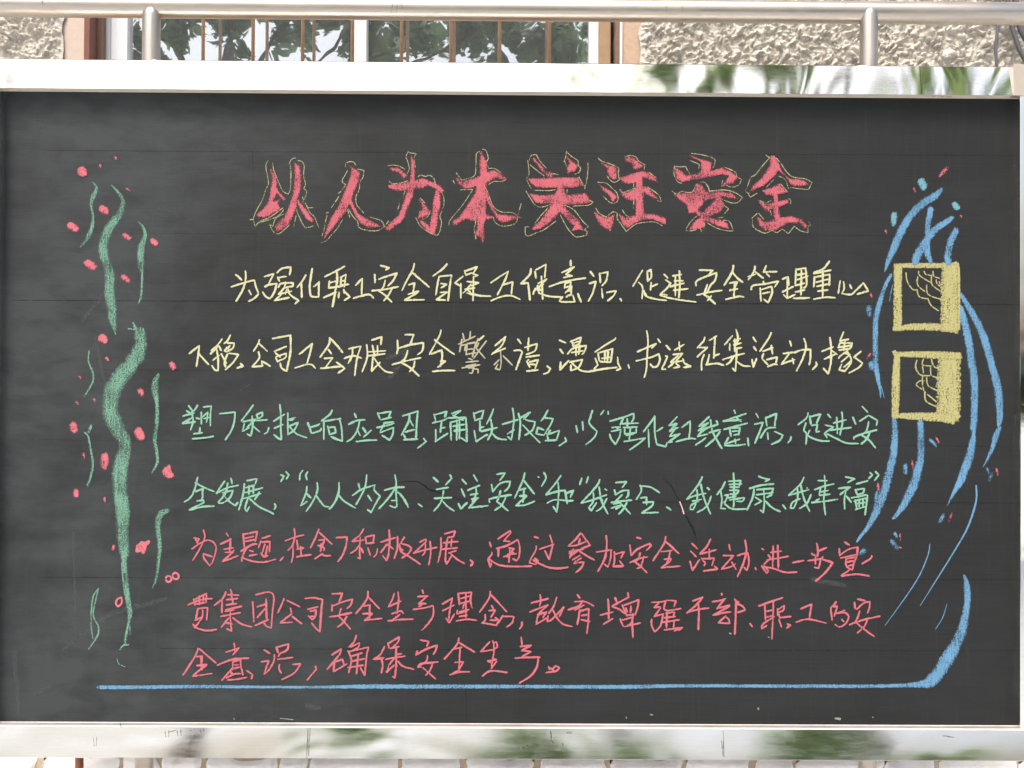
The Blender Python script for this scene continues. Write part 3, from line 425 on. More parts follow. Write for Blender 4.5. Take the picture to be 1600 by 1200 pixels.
V('petal', 80, 490, 4, '''305,145,14 327,158,28 345,175,14; 345,275,8 355,292,7; 180,392,6 182,405,6; 750,305,6 758,330,20 775,345,8; 555,472,10 560,492,20 575,510,4; 160,552,7 166,566,6; 268,532,7 272,550,6; 138,675,4 140,710,26 150,745,16; 120,715,10 160,715,10; 535,715,8 555,750,30 565,790,10; 204,872,4 206,905,6; 338,875,10 332,920,28 335,980,4; 705,970,10 730,1000,30 755,1020,14; 735,950,6 740,985,12; 155,1095,8 158,1120,17 155,1145,8; 336,1150,5 334,1180,6''', 'chalk_petal')
V('petal', 80, 750, 3.63636, '''357,372,5 352,398,7; 490,400,14 515,375,30 540,360,12 555,350,9; 525,410,12 500,375,14; 400,668,6 378,675,5 368,700,6 380,718,6 400,700,5 402,675,4; 652,555,6 660,545,5 680,550,5 682,570,6 665,580,6 652,568,5; 690,540,5 705,525,6 725,540,6 720,560,6 700,562,5 690,548,4''', 'chalk_petal')
V('blue', 1330, 240, 4, '''565,220,12 530,260,26 450,310,27 370,390,27 310,490,28 270,580,27 235,660,20 208,740,4; 495,345,20 488,390,20 478,430,20 478,490,20 475,560,20 475,620,22 495,678,18; 632,400,14 590,430,22 530,470,24 480,530,27 440,590,30 405,650,30 400,680,26; 655,480,22 630,530,25 610,590,25 600,650,24 605,683,24; 248,758,12 215,820,14 180,920,18 155,1020,20 150,1120,20 152,1300,20 165,1400,16 180,1480,10 182,1525,3; 258,820,2 245,880,3 238,925,2; 185,1450,3 205,1525,2; 685,880,14 740,970,22 800,1080,26 845,1200,28 880,1330,26 915,1460,28 925,1560,28 928,1640,24 922,1695,16; 680,960,20 705,1050,28 735,1180,27 755,1320,28 770,1440,28 770,1540,26 768,1640,24 762,1720,24; 270,1663,18 275,1740,22 268,1830,26 260,1900,27 235,2000,28 215,2080,30 180,2180,30 140,2270,24 100,2340,16 60,2390,12 35,2425,8; 432,1680,22 435,1800,24 435,1890,24 415,1980,30 390,2070,32 330,2190,26 280,2260,14 262,2280,12''')
V('blue', 1330, 520, 4, '''770,590,6 758,680,22 740,770,28 710,850,30 680,930,28 640,1000,14 600,1080,3; 928,590,14 905,640,22 885,710,16 855,780,10 823,838,3; 780,955,6 782,1030,6 765,1110,7 720,1230,6 640,1370,5 540,1530,4 430,1705,2; 490,1320,3 475,1400,4 400,1560,4 210,1830,2; 597,1695,2 570,1780,3 525,1852,2''')
V('blue', 1330, 790, 4, '''705,435,8 722,500,22 724,600,23 712,680,27 690,780,35 655,860,38 610,940,48 560,1020,44 500,1095,42 440,1115,26 340,1122,16 200,1126,13 60,1128,13 -80,1128,13 -300,1126,13''')
V('blue', 0, 1050, 4, '''612,97,10 640,95,14 900,94,14 1200,90,13 1500,92,11 1900,94,10 2120,92,12 2300,90,16 2700,90,15 3100,90,14 3300,90,13 3900,92,15 4200,86,13 4600,86,12 5040,88,13''')
V('cyan', 1330, 240, 4, '''430,160,14 445,190,28 450,225,12; 425,195,10 475,190,8; 272,370,22 265,410,22 262,450,12; 635,310,8 655,325,22 665,348,14''', 'chalk_petal')
V('blue', 1330, 240, 4, '''118,945,10 108,980,18 110,1020,8; 125,1300,14 125,1325,24 130,1350,14''', 'chalk_petal')
V('blue', 1330, 520, 4, '''485,675,6 515,680,8 528,715,10; 335,820,8 345,850,14 330,888,6; 848,845,6 858,880,7; 880,875,8 858,932,6; 160,990,10 155,1030,9 143,1090,3; 575,1135,12 565,1160,12 545,1190,4''', 'chalk_petal')
V('blue', 1330, 790, 4, '''270,170,12 280,195,8; 255,210,10 260,240,16 300,270,8; 80,270,16 75,295,18 50,295,8''', 'chalk_petal')
V('petal', 1330, 240, 4, '''605,85,5 580,110,12 552,148,8; 390,215,4 400,240,4; 215,480,5 218,500,5; 685,388,4 686,398,4; 645,465,3 650,480,3; 122,878,6 126,898,6; 118,1250,5 98,1285,4''', 'chalk_petal')
V('petal', 1330, 520, 4, '''530,655,4 545,685,5; 375,800,3 386,825,5 378,845,3; 903,850,4 914,870,6 910,890,4; 167,940,6 168,985,6; 630,1125,3 608,1185,4; 305,1255,4 305,1295,5; 300,1340,3 315,1345,3''', 'chalk_petal')
V('straw', 1330, 240, 4, '''270,700,12 330,700,15 660,700,18; 292,700,26 290,900,26 290,1100,28; 262,1095,12 400,1082,22 560,1085,24 660,1095,32; 620,700,56 615,900,58 612,1095,58; 640,690,10 670,720,8 672,1100,8''', 'chalk_frame')
V('straw', 1330, 520, 4, '''265,115,14 270,130,14 400,135,20 560,140,25 680,145,22; 285,135,20 278,330,26 272,530,20; 255,515,12 400,522,24 560,528,28 640,545,28; 615,150,72 608,340,74 604,530,74; 640,500,36 670,530,18''', 'chalk_frame')
V('straw', 1330, 240, 4, '''342,745,4 350,800,4 385,850,4 410,850,4; 420,735,4 430,765,4 500,808,4; 455,735,4 465,755,4 505,762,4; 510,735,4 515,765,4 550,780,4; 408,790,4 420,830,4 460,862,4; 410,850,4 425,895,4 480,908,4; 415,770,4 410,810,4; 500,770,4 505,820,4 555,860,4; 530,790,4 535,815,4 555,830,4; 470,820,4 480,880,4 560,912,4; 480,910,4 500,950,4 545,982,4; 550,800,4 555,825,4''', 'chalk_sketch')
V('straw', 1330, 520, 4, '''410,170,4 402,215,5 430,262,5 490,268,4; 450,165,4 445,200,4 500,208,4; 445,210,4 450,250,4; 500,165,4 515,210,5 540,220,5; 495,215,4 500,265,4 540,280,5; 455,300,4 430,300,4 405,325,4 440,352,4; 445,265,4 445,330,4 460,380,4; 470,280,4 480,330,4 535,360,5; 460,370,5 465,425,5 525,460,5; 475,385,4 530,430,5''', 'chalk_sketch')
V('crack_chalk', 850, 725, 5, '''1060,295,4 1078,340,3 1092,388,5''', 'chalk_fleck')
V('fleck', 1200, 1050, 4, '''-62,225,5 -60,232,6''', 'chalk_fleck')
# ================================================================ the chalk board
ZT, ZB = PZ(143, 0, 0), PZ(1127, 0, 0)                 # inner edges of the panel
XR = PX(1594, 0, 600); XL = PX(0, 0, 143) - 0.002
XL_IN = XL
board = empty('bulletin_board', (0, 0, 0), 'large black chalkboard with coloured handwritten chalk text in a shiny steel frame', 'chalkboard')
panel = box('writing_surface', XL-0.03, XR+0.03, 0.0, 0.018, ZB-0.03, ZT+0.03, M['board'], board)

def catmull(pts, step):
    "resample a polyline (tuples) with rounding at the shallow bends; splits at sharp corners"
    runs = [[pts[0]]]
    for i in range(1, len(pts)):
        runs[-1].append(pts[i])
        if i < len(pts)-1:
            a = Vector(pts[i][:2])-Vector(pts[i-1][:2]); b = Vector(pts[i+1][:2])-Vector(pts[i][:2])
            if a.length > 0 and b.length > 0 and a.angle(b) > R(62): runs.append([pts[i]])
    out = []
    for r in runs:
        q = [r[0]] + r + [r[-1]]; res = []
        for i in range(1, len(q)-2):
            p0, p1, p2, p3 = q[i-1:i+3]
            n = max(1, int(math.dist(p1[:2], p2[:2])/step))
            for k in range(n):
                t = k/n
                res.append(tuple(0.5*((2*b) + (c-a)*t + (2*a-5*b+4*c-d)*t*t + (3*b-a-3*c+d)*t**3) for a, b, c, d in zip(p0, p1, p2, p3)))
        res.append(tuple(r[-1])); out.append(res)
    return out

def ribbon(V, Fc, pts, y, plane=0.0, jit=0.16, seed=0.0, cov=None, edge=0.45, cap=0.85):
    "pts: (px, py, halfwidth px) in photo pixels, laid on the plane as a strip with rounded ragged ends; 4th value of V is the cover"
    n = len(pts)
    L = []
    for i in range(n):
        a = pts[max(0, i-1)]; b = pts[min(n-1, i+1)]
        dx, dy = b[0]-a[0], b[1]-a[1]; l = math.hypot(dx, dy) or 1.0
        L.append((-dy/l, dx/l, dx/l, dy/l))
    def put(px, py, c):
        p = P(px, py, plane); V.append((p.x, plane-y, p.z, c)); return len(V)-1
    def row(cx, cy, i, ha, hb, ce, cm):
        a, b = L[i][0], L[i][1]
        return [put(cx+a*ha, cy+b*ha, ce), put(cx+a*ha*.55, cy+b*ha*.55, cm), put(cx-a*hb*.55, cy-b*hb*.55, cm), put(cx-a*hb, cy-b*hb, ce)]
    e0, e1 = pts[0], pts[-1]; h0 = e0[2]; h1 = e1[2]; rows = []
    rows.append(row(e0[0]-L[0][2]*h0*cap, e0[1]-L[0][3]*h0*cap, 0, h0*(1.30-cap), h0*(1.30-cap), edge*.8, edge))
    for i, p in enumerate(pts):
        h = p[2]
        ja = 1 + jit*2*noise.noise(Vector((p[0]*0.33, p[1]*0.33, seed))) + random.uniform(-jit, jit)*0.6
        jb = 1 + jit*2*noise.noise(Vector((p[0]*0.33, p[1]*0.33, seed+9))) + random.uniform(-jit, jit)*0.6
        cm = (cov(i/max(1, n-1), p) if cov else 1.0)
        rows.append(row(p[0], p[1], i, h*ja, h*jb, edge*cm, cm))
    rows.append(row(e1[0]+L[-1][2]*h1*cap, e1[1]+L[-1][3]*h1*cap, -1, h1*(1.30-cap), h1*(1.30-cap), edge*.8, edge))
    for A, B in zip(rows, rows[1:]):
        for k in range(3): Fc.append((A[k], A[k+1], B[k+1], B[k]))

def centred(name, V, Fc, mat, parent):
    c = Vector((sum(v[0] for v in V)/len(V), sum(v[1] for v in V)/len(V), sum(v[2] for v in V)/len(V)))
    me = bpy.data.meshes.new(name); me.from_pydata([(v[0]-c.x, v[1]-c.y, v[2]-c.z) for v in V], [], Fc); me.update()
    at = me.attributes.new('cover', 'FLOAT', 'POINT'); at.data.foreach_set('value', [v[3] for v in V])
    return link(name, me, mat, parent, c)

def fill_shape(V, Fc, pts, lift, seed, g=1.25):
    "fill a closed outline (None starts a hole) with a fine grid whose cover fades near the edge and varies with the pressure of the chalk"
    rings = [[]]
    for p in pts:
        if p is None: rings.append([])
        else: rings[-1].append(p)
    segs = [(r[i], r[(i+1) % len(r)]) for r in rings for i in range(len(r))]
    xs = [p[0] for p in rings[0]]; ys = [p[1] for p in rings[0]]
    def inside(x, y):
        c = False
        for (xi, yi), (xj, yj) in segs:
            if (yi > y) != (yj > y) and x < (xj-xi)*(y-yi)/(yj-yi)+xi: c = not c
        return c
    def edist(x, y):
        best = 99.0
        for (ax, ay), (bx_, by_) in segs:
            dx, dy = bx_-ax, by_-ay
            t = max(0, min(1, ((x-ax)*dx+(y-ay)*dy)/((dx*dx+dy*dy) or 1))); d = math.hypot(x-ax-dx*t, y-ay-dy*t)
            if d < best: best = d
        return best
    ix = {}
    def vert(i, j):
        if (i, j) not in ix:
            x, y = min(xs)+(i)*g, min(ys)+(j)*g
            d = edist(x, y)*(1 if inside(x, y) else -1)
            pr = 0.72+0.55*noise.noise(Vector((x*.045, y*.045, seed)))+0.25*noise.noise(Vector((x*.25, y*.25, seed)))
            x += random.uniform(-.3, .3); y += random.uniform(-.3, .3)
            p = P(x, y, 0.0); V.append((p.x, -lift, p.z, max(0.0, min(1.0, (0.45+d*0.22)))*max(.25, min(1.1, pr)))); ix[(i, j)] = (len(V)-1, d)
        return ix[(i, j)]
    for i in range(-1, int((max(xs)-min(xs))/g)+2):
        for j in range(-1, int((max(ys)-min(ys))/g)+2):
            x, y = min(xs)+(i+.5)*g, min(ys)+(j+.5)*g
            if inside(x, y) or edist(x, y) < 0.6:
                Fc.append(tuple(vert(a, b)[0] for a, b in ((i, j), (i+1, j), (i+1, j+1), (i, j+1))))

def parse(s): return [[tuple(float(q) for q in p.split(',')) if p != '/' else None for p in st.split()] for st in s.split(';') if st.strip()]

CNAME = {'yellow': 'pale yellow', 'faint_yellow': 'smudged faint yellow', 'green': 'pale green', 'pink': 'pink red'}
serial = 0
for colour, ox, oy, zoom, hw, text, filled in CH:
    for chunk in text.split('|'):
        V, Fc = [], []; serial += 1
        lift = 0.0006 + (serial % 3)*0.0004
        for si, st in enumerate(parse(chunk)):
            lift += 0.00003
            pts = [(ox+p[0]/zoom, oy+p[1]/zoom) if p else None for p in st]
            if filled:
                fill_shape(V, Fc, pts, lift, serial+si*3.3)
            else:
                for run in catmull([(x, y) for x, y in pts], 2.2):
                    n = len(run); lift += 0.00002
                    pres = random.uniform(0.86, 1.12)
                    pr = [(x, y, hw*pres*(0.86+0.28*noise.noise(Vector((x*.09, y*.09, serial)))+0.12*math.sin(math.pi*i/max(1, n-1)))) for i, (x, y) in enumerate(run)]
                    # chalk lands full width and lifts off thinner
                    if n > 3: pr[-1] = (pr[-1][0], pr[-1][1], pr[-1][2]*0.65)
                    ribbon(V, Fc, pr, lift, seed=serial, cov=lambda t, p: 0.90+0.5*noise.noise(Vector((p[0]*.12, p[1]*.12, serial*.7))), edge=0.35)
                if colour == 'olive':
                    centred('chalk_outline', V, Fc, M['olive'], panel); V, Fc = [], []
        if filled:
            o = centred('chalk_character', V, Fc, M['title'], panel); o['label'] = 'large brush-shaped title character filled in pink chalk'
        elif colour == 'olive':
            pass
        else:
            o = centred('chalk_character', V, Fc, M[colour], panel); o['label'] = CNAME[colour]+' handwritten chalk character'
k = 0
for colour, ox, oy, zoom, text, name in DE:
    for st in parse(text):
        V, Fc = [], []; k += 1
        pts = [(ox+x/zoom, oy+y/zoom, h/zoom) for x, y, h in st]
        if name == 'chalk_petal' and len(pts) in (2, 3):
            a, b = Vector(pts[0][:2]), Vector(pts[-1][:2]); ax = b-a; L_ = ax.length/2 + max(.8, (pts[0][2]+pts[-1][2])*.3); ax = ax.normalized() if ax.length > 0 else Vector((1, 0))
            nn = Vector((-ax.y, ax.x)); mid = (a+b)/2 if len(pts) == 2 else ((a+b)/2*.5+Vector(pts[1][:2])*.5); hw_ = max(p[2] for p in pts)*.88; L_ *= .92
            poly = []
            for q_ in range(16):
                t = 2*math.pi*q_/16; f_ = 1+0.28*noise.noise(Vector((math.cos(t)*1.2, math.sin(t)*1.2, k*3.1)))
                cc = math.copysign(abs(math.cos(t))**.8, math.cos(t)); ss = math.copysign(abs(math.sin(t))**.8, math.sin(t))
                p_ = mid+ax*(L_*cc*f_)+nn*(hw_*ss*f_); poly.append((p_.x, p_.y))
            fill_shape(V, Fc, poly, 0.0005+(k % 12)*0.00008, k*1.7, 0.8)
            centred(name, V, Fc, M[colour], panel); continue
        step = 2.2
        q = [pts[0]] + pts + [pts[-1]]; run = []
        for i in range(1, len(q)-2):
            p0, p1, p2, p3 = q[i-1:i+3]; n = max(1, int(math.dist(p1[:2], p2[:2])/step))
            for j in range(n):
                t = j/n
                run.append(tuple(0.5*((2*b)+(c-a)*t+(2*a-5*b+4*c-d)*t*t+(3*b-a-3*c+d)*t**3) for a, b, c, d in zip(p0, p1, p2, p3)))
        run.append(pts[-1])
        if colour == 'blue': run = [(a, b, c*.93) for a, b, c in run]
        wide = max(p[2] for p in run) > 2.5 and name not in ('chalk_petal', 'chalk_frame')
        cf = (lambda t, p: 0.84+0.40*noise.noise(Vector((p[0]*.035, p[1]*.035, k)))) if wide else None
        ribbon(V, Fc, run, 0.0005+(k % 12)*0.00008, jit=0.10 if name != 'chalk_petal' else 0.2, seed=k, cov=cf, edge=0.35 if wide else 0.6, cap=0.35 if name == 'chalk_frame' else 0.85)
        centred(name, V, Fc, M[colour], panel)
# an earlier line ruled across the board, cracks in the paint, painted blister shading, old dust
def strips(name, mat, items, y=0.00035, plane=0.0, parent=None, jit=0.2, edge=0.45):
    for it in items:
        V, Fc = [], []
        for run in [it]:
            r = []
            for a, b in zip(run, run[1:]):
                n = max(1, int(math.dist(a[:2], b[:2])/5))
                for j in range(n):
                    t = j/n; r.append(tuple(a[c]+(b[c]-a[c])*t for c in range(3)))
            r.append(run[-1]); ribbon(V, Fc, r, y, plane, jit, seed=random.random()*50, edge=edge)
        centred(name, V, Fc, mat, parent or panel)
rows = [(70, 235, 1588, 243, .55), (90, 364, 1588, 369, .4), (20, 469, 1588, 476, .8), (160, 578, 1588, 583, .5), (60, 687, 1560, 697, .45),
        (830, 783, 1590, 786, .7), (60, 902, 1590, 906, .6), (250, 1013, 1588, 1017, .6)]
strips('ruled_line', M['groove'], [[(a, b, w_), ((a+c)/2, (b+d)/2+.6, w_), (c, d, w_)] for a, b, c, d, w_ in rows if w_ < .7])
strips('ruled_line', M['groove_deep'], [[(a, b, w_), ((a+c)/2, (b+d)/2+.6, w_), (c, d, w_)] for a, b, c, d, w_ in rows if w_ >= .7])
strips('ruled_line', M['groove'], [[(728, 1075, .6), (729, 1120, .6)], [(395, 236, .5), (396, 330, .5)]])
strips('crack', M['crack'], [[(618, 755, .4), (635, 752, .5), (652, 752, .7), (664, 759, .9), (670, 765, .8), (677, 767, 1.1), (692, 771, .4)], [(700, 777, .4), (730, 782, .4)],  # first strip is the shading of a blister, drawn as a dark line
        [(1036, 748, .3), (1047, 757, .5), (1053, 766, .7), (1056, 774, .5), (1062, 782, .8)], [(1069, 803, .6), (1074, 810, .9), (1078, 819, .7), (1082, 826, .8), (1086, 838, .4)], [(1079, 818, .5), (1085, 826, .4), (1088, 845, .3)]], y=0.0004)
strips('dust_smear', M['smear'], [[(22, 1020, 4), (30, 1120, 3)], [(55, 1085, 3), (80, 1070, 2.5)], [(115, 830, 2), (118, 1010, 1.5)],
        [(100, 1015, 3), (170, 960, 4), (260, 935, 3)], [(60, 190, 5), (75, 205, 5)],
        [(605, 560, 3), (640, 545, 3), (610, 590, 4)], [(150, 530, 3), (165, 610, 3)], [(130, 500, 3), (160, 460, 3)],
        [(375, 610, 1.2), (392, 600, .8)], [(478, 1103, 4), (498, 1106, 4)], [(276, 622, 1.5), (281, 630, 1)], [(1270, 905, 4), (1320, 915, 3)]], y=0.0003)
strips('chalk_fleck', M['fleck'], [[(1305, 1122, 1.5), (1312, 1123, 2)], [(978, 1120, .7), (979, 1122, .7)], [(1016, 1116, .8), (1020, 1117, .8)], [(1363, 1120, .8), (1364, 1121, .8)], [(438, 1122, .7), (458, 1124, .8)], [(366, 1122, .7), (366, 1124, .7)], [(1140, 989, 1.2), (1142, 990, 1.2)], [(1200, 995, .6), (1202, 996, .6)]], y=0.0018)

# steel frame: front faces 32 mm proud of the panel, sloping lip inside
YF = -0.034
zf0 = (PZ(137, YF, 0)+PZ(149, YF, 1594))/2             # bottom edge of the top rail's face
zt0 = (PZ(88, YF, 0)+PZ(103, YF, 1590))/2
zl0 = (PZ(1137, YF, 0)+PZ(1140, YF, 1590))/2; zl1 = (PZ(1182, YF, 0)+PZ(1186, YF, 1590))/2
xj = PX(1440, YF, 125); xc = PX(1583, YF, 125); XO = XR+0.085; XLO = XL-0.085
def top_prof(): return [(YF, zf0), (YF+0.0045, zt0), (0.036, zt0), (0.036, ZT-0.004), (0.022, ZT-0.004)]
TP = [(YF, zf0), (YF+0.0105, zt0-0.002), (YF+0.013, zt0), (0.045, zt0), (0.045, zf0+0.002)]
extrude_x('frame_rail', TP, XLO, xj-0.0005, M['steel_top'], board)
extrude_x('frame_rail', TP, xj+0.0005, XO, M['steel_top'], board)
extrude_x('frame_lip', [(YF+0.0008, zf0), (-0.0015, ZT), (-0.0015, ZT+0.01), (YF+0.012, zf0+0.004)], XL, XR+0.001, M['lip_cream'], board)
BP = [(YF+0.001, zl0), (YF-0.0135, zl1+0.002), (YF-0.011, zl1), (0.045, zl1), (0.045, zl0)]
x1 = PX(481, YF, 1160); x2 = PX(1130, YF, 1160)
extrude_x('frame_rail', BP, XLO, x1-0.0006, M['steel_low'], board)
extrude_x('frame_rail', BP, x1+0.0006, x2-0.0004, M['steel_low'], board)
extrude_x('frame_rail', BP, x2+0.0004, XO, M['steel_low'], board)
LH = ZB-zl0
M['lip_grime'] = mat_plain('lip_grime', (0.30, 0.27, 0.25), 0.6, 0.7, 9, metal=0.2)
extrude_x('frame_lip', [(YF, zl0+0.0004), (YF+0.0085, zl0+0.0018), (YF+0.0095, zl0-0.0006), (YF+0.0235, zl0+0.0012), (YF+0.0245, zl0+0.0042), (-0.0015, ZB), (-0.0015, ZB-0.012), (YF+0.006, zl0-0.006)], XL, XR+0.001, M['dusty_lip'], board)
extrude_x('lip_groove', [(YF+0.0088, zl0+0.0009), (YF+0.0240, zl0+0.0030), (YF+0.0240, zl0+0.0002), (YF+0.0097, zl0-0.0003)], XL, XR+0.001, M['lip_grime'], board)
def stile(xa, xb, lip_at, side):
    bm = bmesh.new(); bx(bm, xa, xb, YF+0.002, 0.044, zl0+0.0005, zf0-0.0005, 0.0015)
    bm_obj('frame_stile', bm, M['steel_top'], board)
stile(PX(1594.6, YF, 640), XO, XR, 1); stile(XLO, PX(-1.5, YF, 170), XL, -1)
box('corner_plate', xc, XO+0.001, YF-0.0022, YF+0.02, zf0-0.001, zt0+0.0015, M['cream_plate'], board, 0.001)
box('corner_plate', XLO-0.001, PX(-14, YF, 110), YF-0.0022, YF+0.02, zf0-0.001, zt0+0.0015, M['cream_plate'], board, 0.001)
# grime on the rails
M['rust'] = mat_chalk('dark_grime', (0.10, 0.08, 0.07), 0.45)
M['pinkrub'] = mat_chalk('pink_rubbing', (0.55, 0.30, 0.25), 0.5)
M['cyanrub'] = mat_chalk('cyan_rubbing', (0.25, 0.6, 0.6), 0.5)
fp = YF-0.0141
strips('stain', M['rust'], [[(258, 1143, .7), (259, 1152, .9)], [(277, 1142, .9), (278, 1150, 1)], [(264, 1144, 1), (270, 1143, .7)], [(146, 1152, .3), (147, 1166, .7)],
        [(861, 1144, 1), (862, 1158, 1.2), (865, 1162, .8)], [(886, 1146, .7), (895, 1145, .7)], [(810, 1170, .8), (811, 1169, .8)], [(816, 1170, 1), (819, 1168, 1)], [(821, 1166, .7), (826, 1165, .7)],
        [(481, 1139, .8), (482, 1181, .6)], [(1130, 1158, .7), (1130, 1182, .9)], [(1310, 1181, .8), (1311, 1182, .8)], [(879, 1162, .6), (880, 1166, .6)], [(1248, 1157, .6), (1248, 1159, .6)],
        [(297, 1142, .6), (299, 1141, .6)], [(313, 1141, .8), (314, 1145, .7)], [(188, 1131, 1.2), (189, 1136, 1)], [(1480, 1151, 1), (1490, 1152, 1)], [(456, 126, .6), (459, 130, .5)]], y=0.0, plane=fp, parent=board)
M['faintgrime'] = mat_chalk('faint_grime', (0.26, 0.20, 0.17), 0.10, 60, soft=0.5)
strips('stain', M['faintgrime'], [[(5, 108, 9), (12, 132, 9)]], y=0.0, plane=fp, parent=board, jit=.1, edge=0.0)
lp = YF+0.004
strips('chalk_rub', M['pinkrub'], [[(690, 141.5, 2.4), (755, 142, 2.2)], [(966, 144, 2.4), (985, 145, 2.2)], [(1440, 150, 1.5), (1485, 151, 1.5)]], y=0.006, plane=-0.02, parent=board)
strips('chalk_rub', M['cyanrub'], [[(664, 141, 2.6), (678, 141.3, 2.6)]], y=0.006, plane=-0.02, parent=board)
strips('chalk_rub', M['faintgrime'], [[(925, 143, 2.4), (962, 144, 2.4)], [(985, 145, 2.2), (1050, 146, 1.8)], [(1100, 147, 1.5), (1140, 147, 1.5)]], y=0.006, plane=-0.02, parent=board)

# tube posts and the tube along the top
YP = 0.041
for pa, pb in ((236.5, 230), (1357.5, 1361.5)):
    r = 14.0*(DIST+YP)/FPX
    xt = P(pa, 60, YP).x; xb = P(pb, 1192, YP).x
    xm = (xt+xb)/2
    xm = xt
    zcap = PZ(10, YP, pa)
    bm = bmesh.new()
    pts = [Vector((xm, YP, -0.0)), Vector((xm, YP, zcap-0.022))]; rd = [r, r]
    for a in (20, 40, 60, 75, 88):
        pts.append(Vector((xm, YP, zcap-0.022+0.022*math.sin(R(a))))); rd.append(r*math.cos(R(a)))
    tube(bm, pts, rd, 32); bm_obj('post', bm, M['pipe'], board, smooth=True)
    bm = bmesh.new()
    tube(bm, [Vector((xm, YP, zt0-0.0005)), Vector((xm, YP, zt0+0.0035))], [r+0.004, r+0.001], 32)
    bm_obj('weld_bead', bm, M['pipe'], board, smooth=False)
YR = 0.050
zrb = (PZ(17, YR-0.03, 0)+PZ(34, YR-0.03, 1600))/2; rr = 0.0265
bm = bmesh.new(); za = zrb+rr
tube(bm, [Vector((-2.2, YR, za)), Vector((-1, YR, za)), Vector((1, YR, za)), Vector((2.2, YR, za))], rr, 40)
rail = bm_obj('top_rail', bm, M['pipe'], board, smooth=True)
strips('stain', M['rust'], [[(614, 2, .4), (611, 22, .5)], [(621, 4, .4), (619, 24, .4)], [(628, 1, .3), (627, 14, .4)], [(66, 2, .8), (67, 7, .6)], [(1041, 4, .3), (1041, 20, .3)], [(1066, 4, .3), (1066, 20, .3)], [(1321, 6, 1), (1323, 7, 1)]], y=0.0, plane=YR-rr-0.0006, parent=board)

# ================================================================ the building behind
YW = 0.36
M['stucco'] = mat_plain('roughcast', (0.62, 0.59, 0.52), 0.95, 0.32, 45, 0.9, 320)
M['plaster'] = mat_plain('pink_plaster', (0.50, 0.36, 0.27), 0.9, 0.22, 60, 0.35, 200)
M['plaster2'] = mat_plain('pale_pink_plaster', (0.52, 0.43, 0.37), 0.9, 0.15, 60, 0.35, 200)
M['redpaint'] = mat_plain('red_brown_paint', (0.16, 0.06, 0.04), 0.6, 0.3, 30)  # red-brown of the brick edge with its shadow put into the colour
M['wood'] = mat_plain('tan_wood', (0.36, 0.24, 0.14), 0.75, 0.3, 25, 0.3, 90)
M['brown'] = mat_plain('brown_wood', (0.18, 0.12, 0.09), 0.8, 0.3, 25, 0.3, 90)
M['white'] = mat_plain('white_window_paint', (0.74, 0.76, 0.80), 0.35, 0.06, 8)
M['greyframe'] = mat_plain('grey_window_paint', (0.46, 0.50, 0.52), 0.45, 0.1, 30)
M['bar'] = mat_plain('rusty_bar', (0.46, 0.30, 0.18), 0.7, 0.35, 60, 0.3, 200)
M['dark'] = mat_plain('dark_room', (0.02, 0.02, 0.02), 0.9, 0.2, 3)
M['cable'] = mat_plain('grey_cable', (0.10, 0.10, 0.11), 0.5, 0.15, 20)
M['redpipe'] = mat_plain('rusty_red_pipe', (0.28, 0.10, 0.05), 0.6, 0.35, 30, 0.2, 120)
M['whitewash'] = mat_plain('whitewashed_stone', (0.93, 0.92, 0.90), 0.9, 0.04, 14, 0.5, 70)
M['mortar'] = mat_plain('tan_mortar', (0.46, 0.37, 0.28), 0.95, 0.35, 50, 0.5, 120)
def mat_glass():
    m = NT('window_glass'); t = m.t
    gl = m.n('ShaderNodeBsdfGlossy'); gl.inputs['Roughness'].default_value = 0.0; gl.inputs['Color'].default_value = (0.85, 0.9, 0.92, 1)
    tr = m.n('ShaderNodeBsdfTransparent'); mx = m.n('ShaderNodeMixShader'); mx.inputs[0].default_value = 0.5
    df = m.n('ShaderNodeBsdfDiffuse'); df.inputs['Color'].default_value = (0.50, 0.54, 0.56, 1)
    m2 = m.n('ShaderNodeMixShader'); m2.inputs[0].default_value = 0.08
    m.l(tr.outputs[0], mx.inputs[1]); m.l(gl.outputs[0], mx.inputs[2]); m.l(mx.outputs[0], m2.inputs[1]); m.l(df.outputs[0], m2.inputs[2]); m.l(m2.outputs[0], m.out.inputs[0])
    v = m.coord((1, 1, 1)); b = m.n('ShaderNodeBump'); b.inputs['Strength'].default_value = 0.06; b.inputs['Distance'].default_value = 0.02
    m.l(m.noise(v, 5, 2, 0.4), b.inputs['Height']); m.l(b.outputs[0], gl.inputs['Normal'])
    return m.m
M['glass'] = mat_glass()

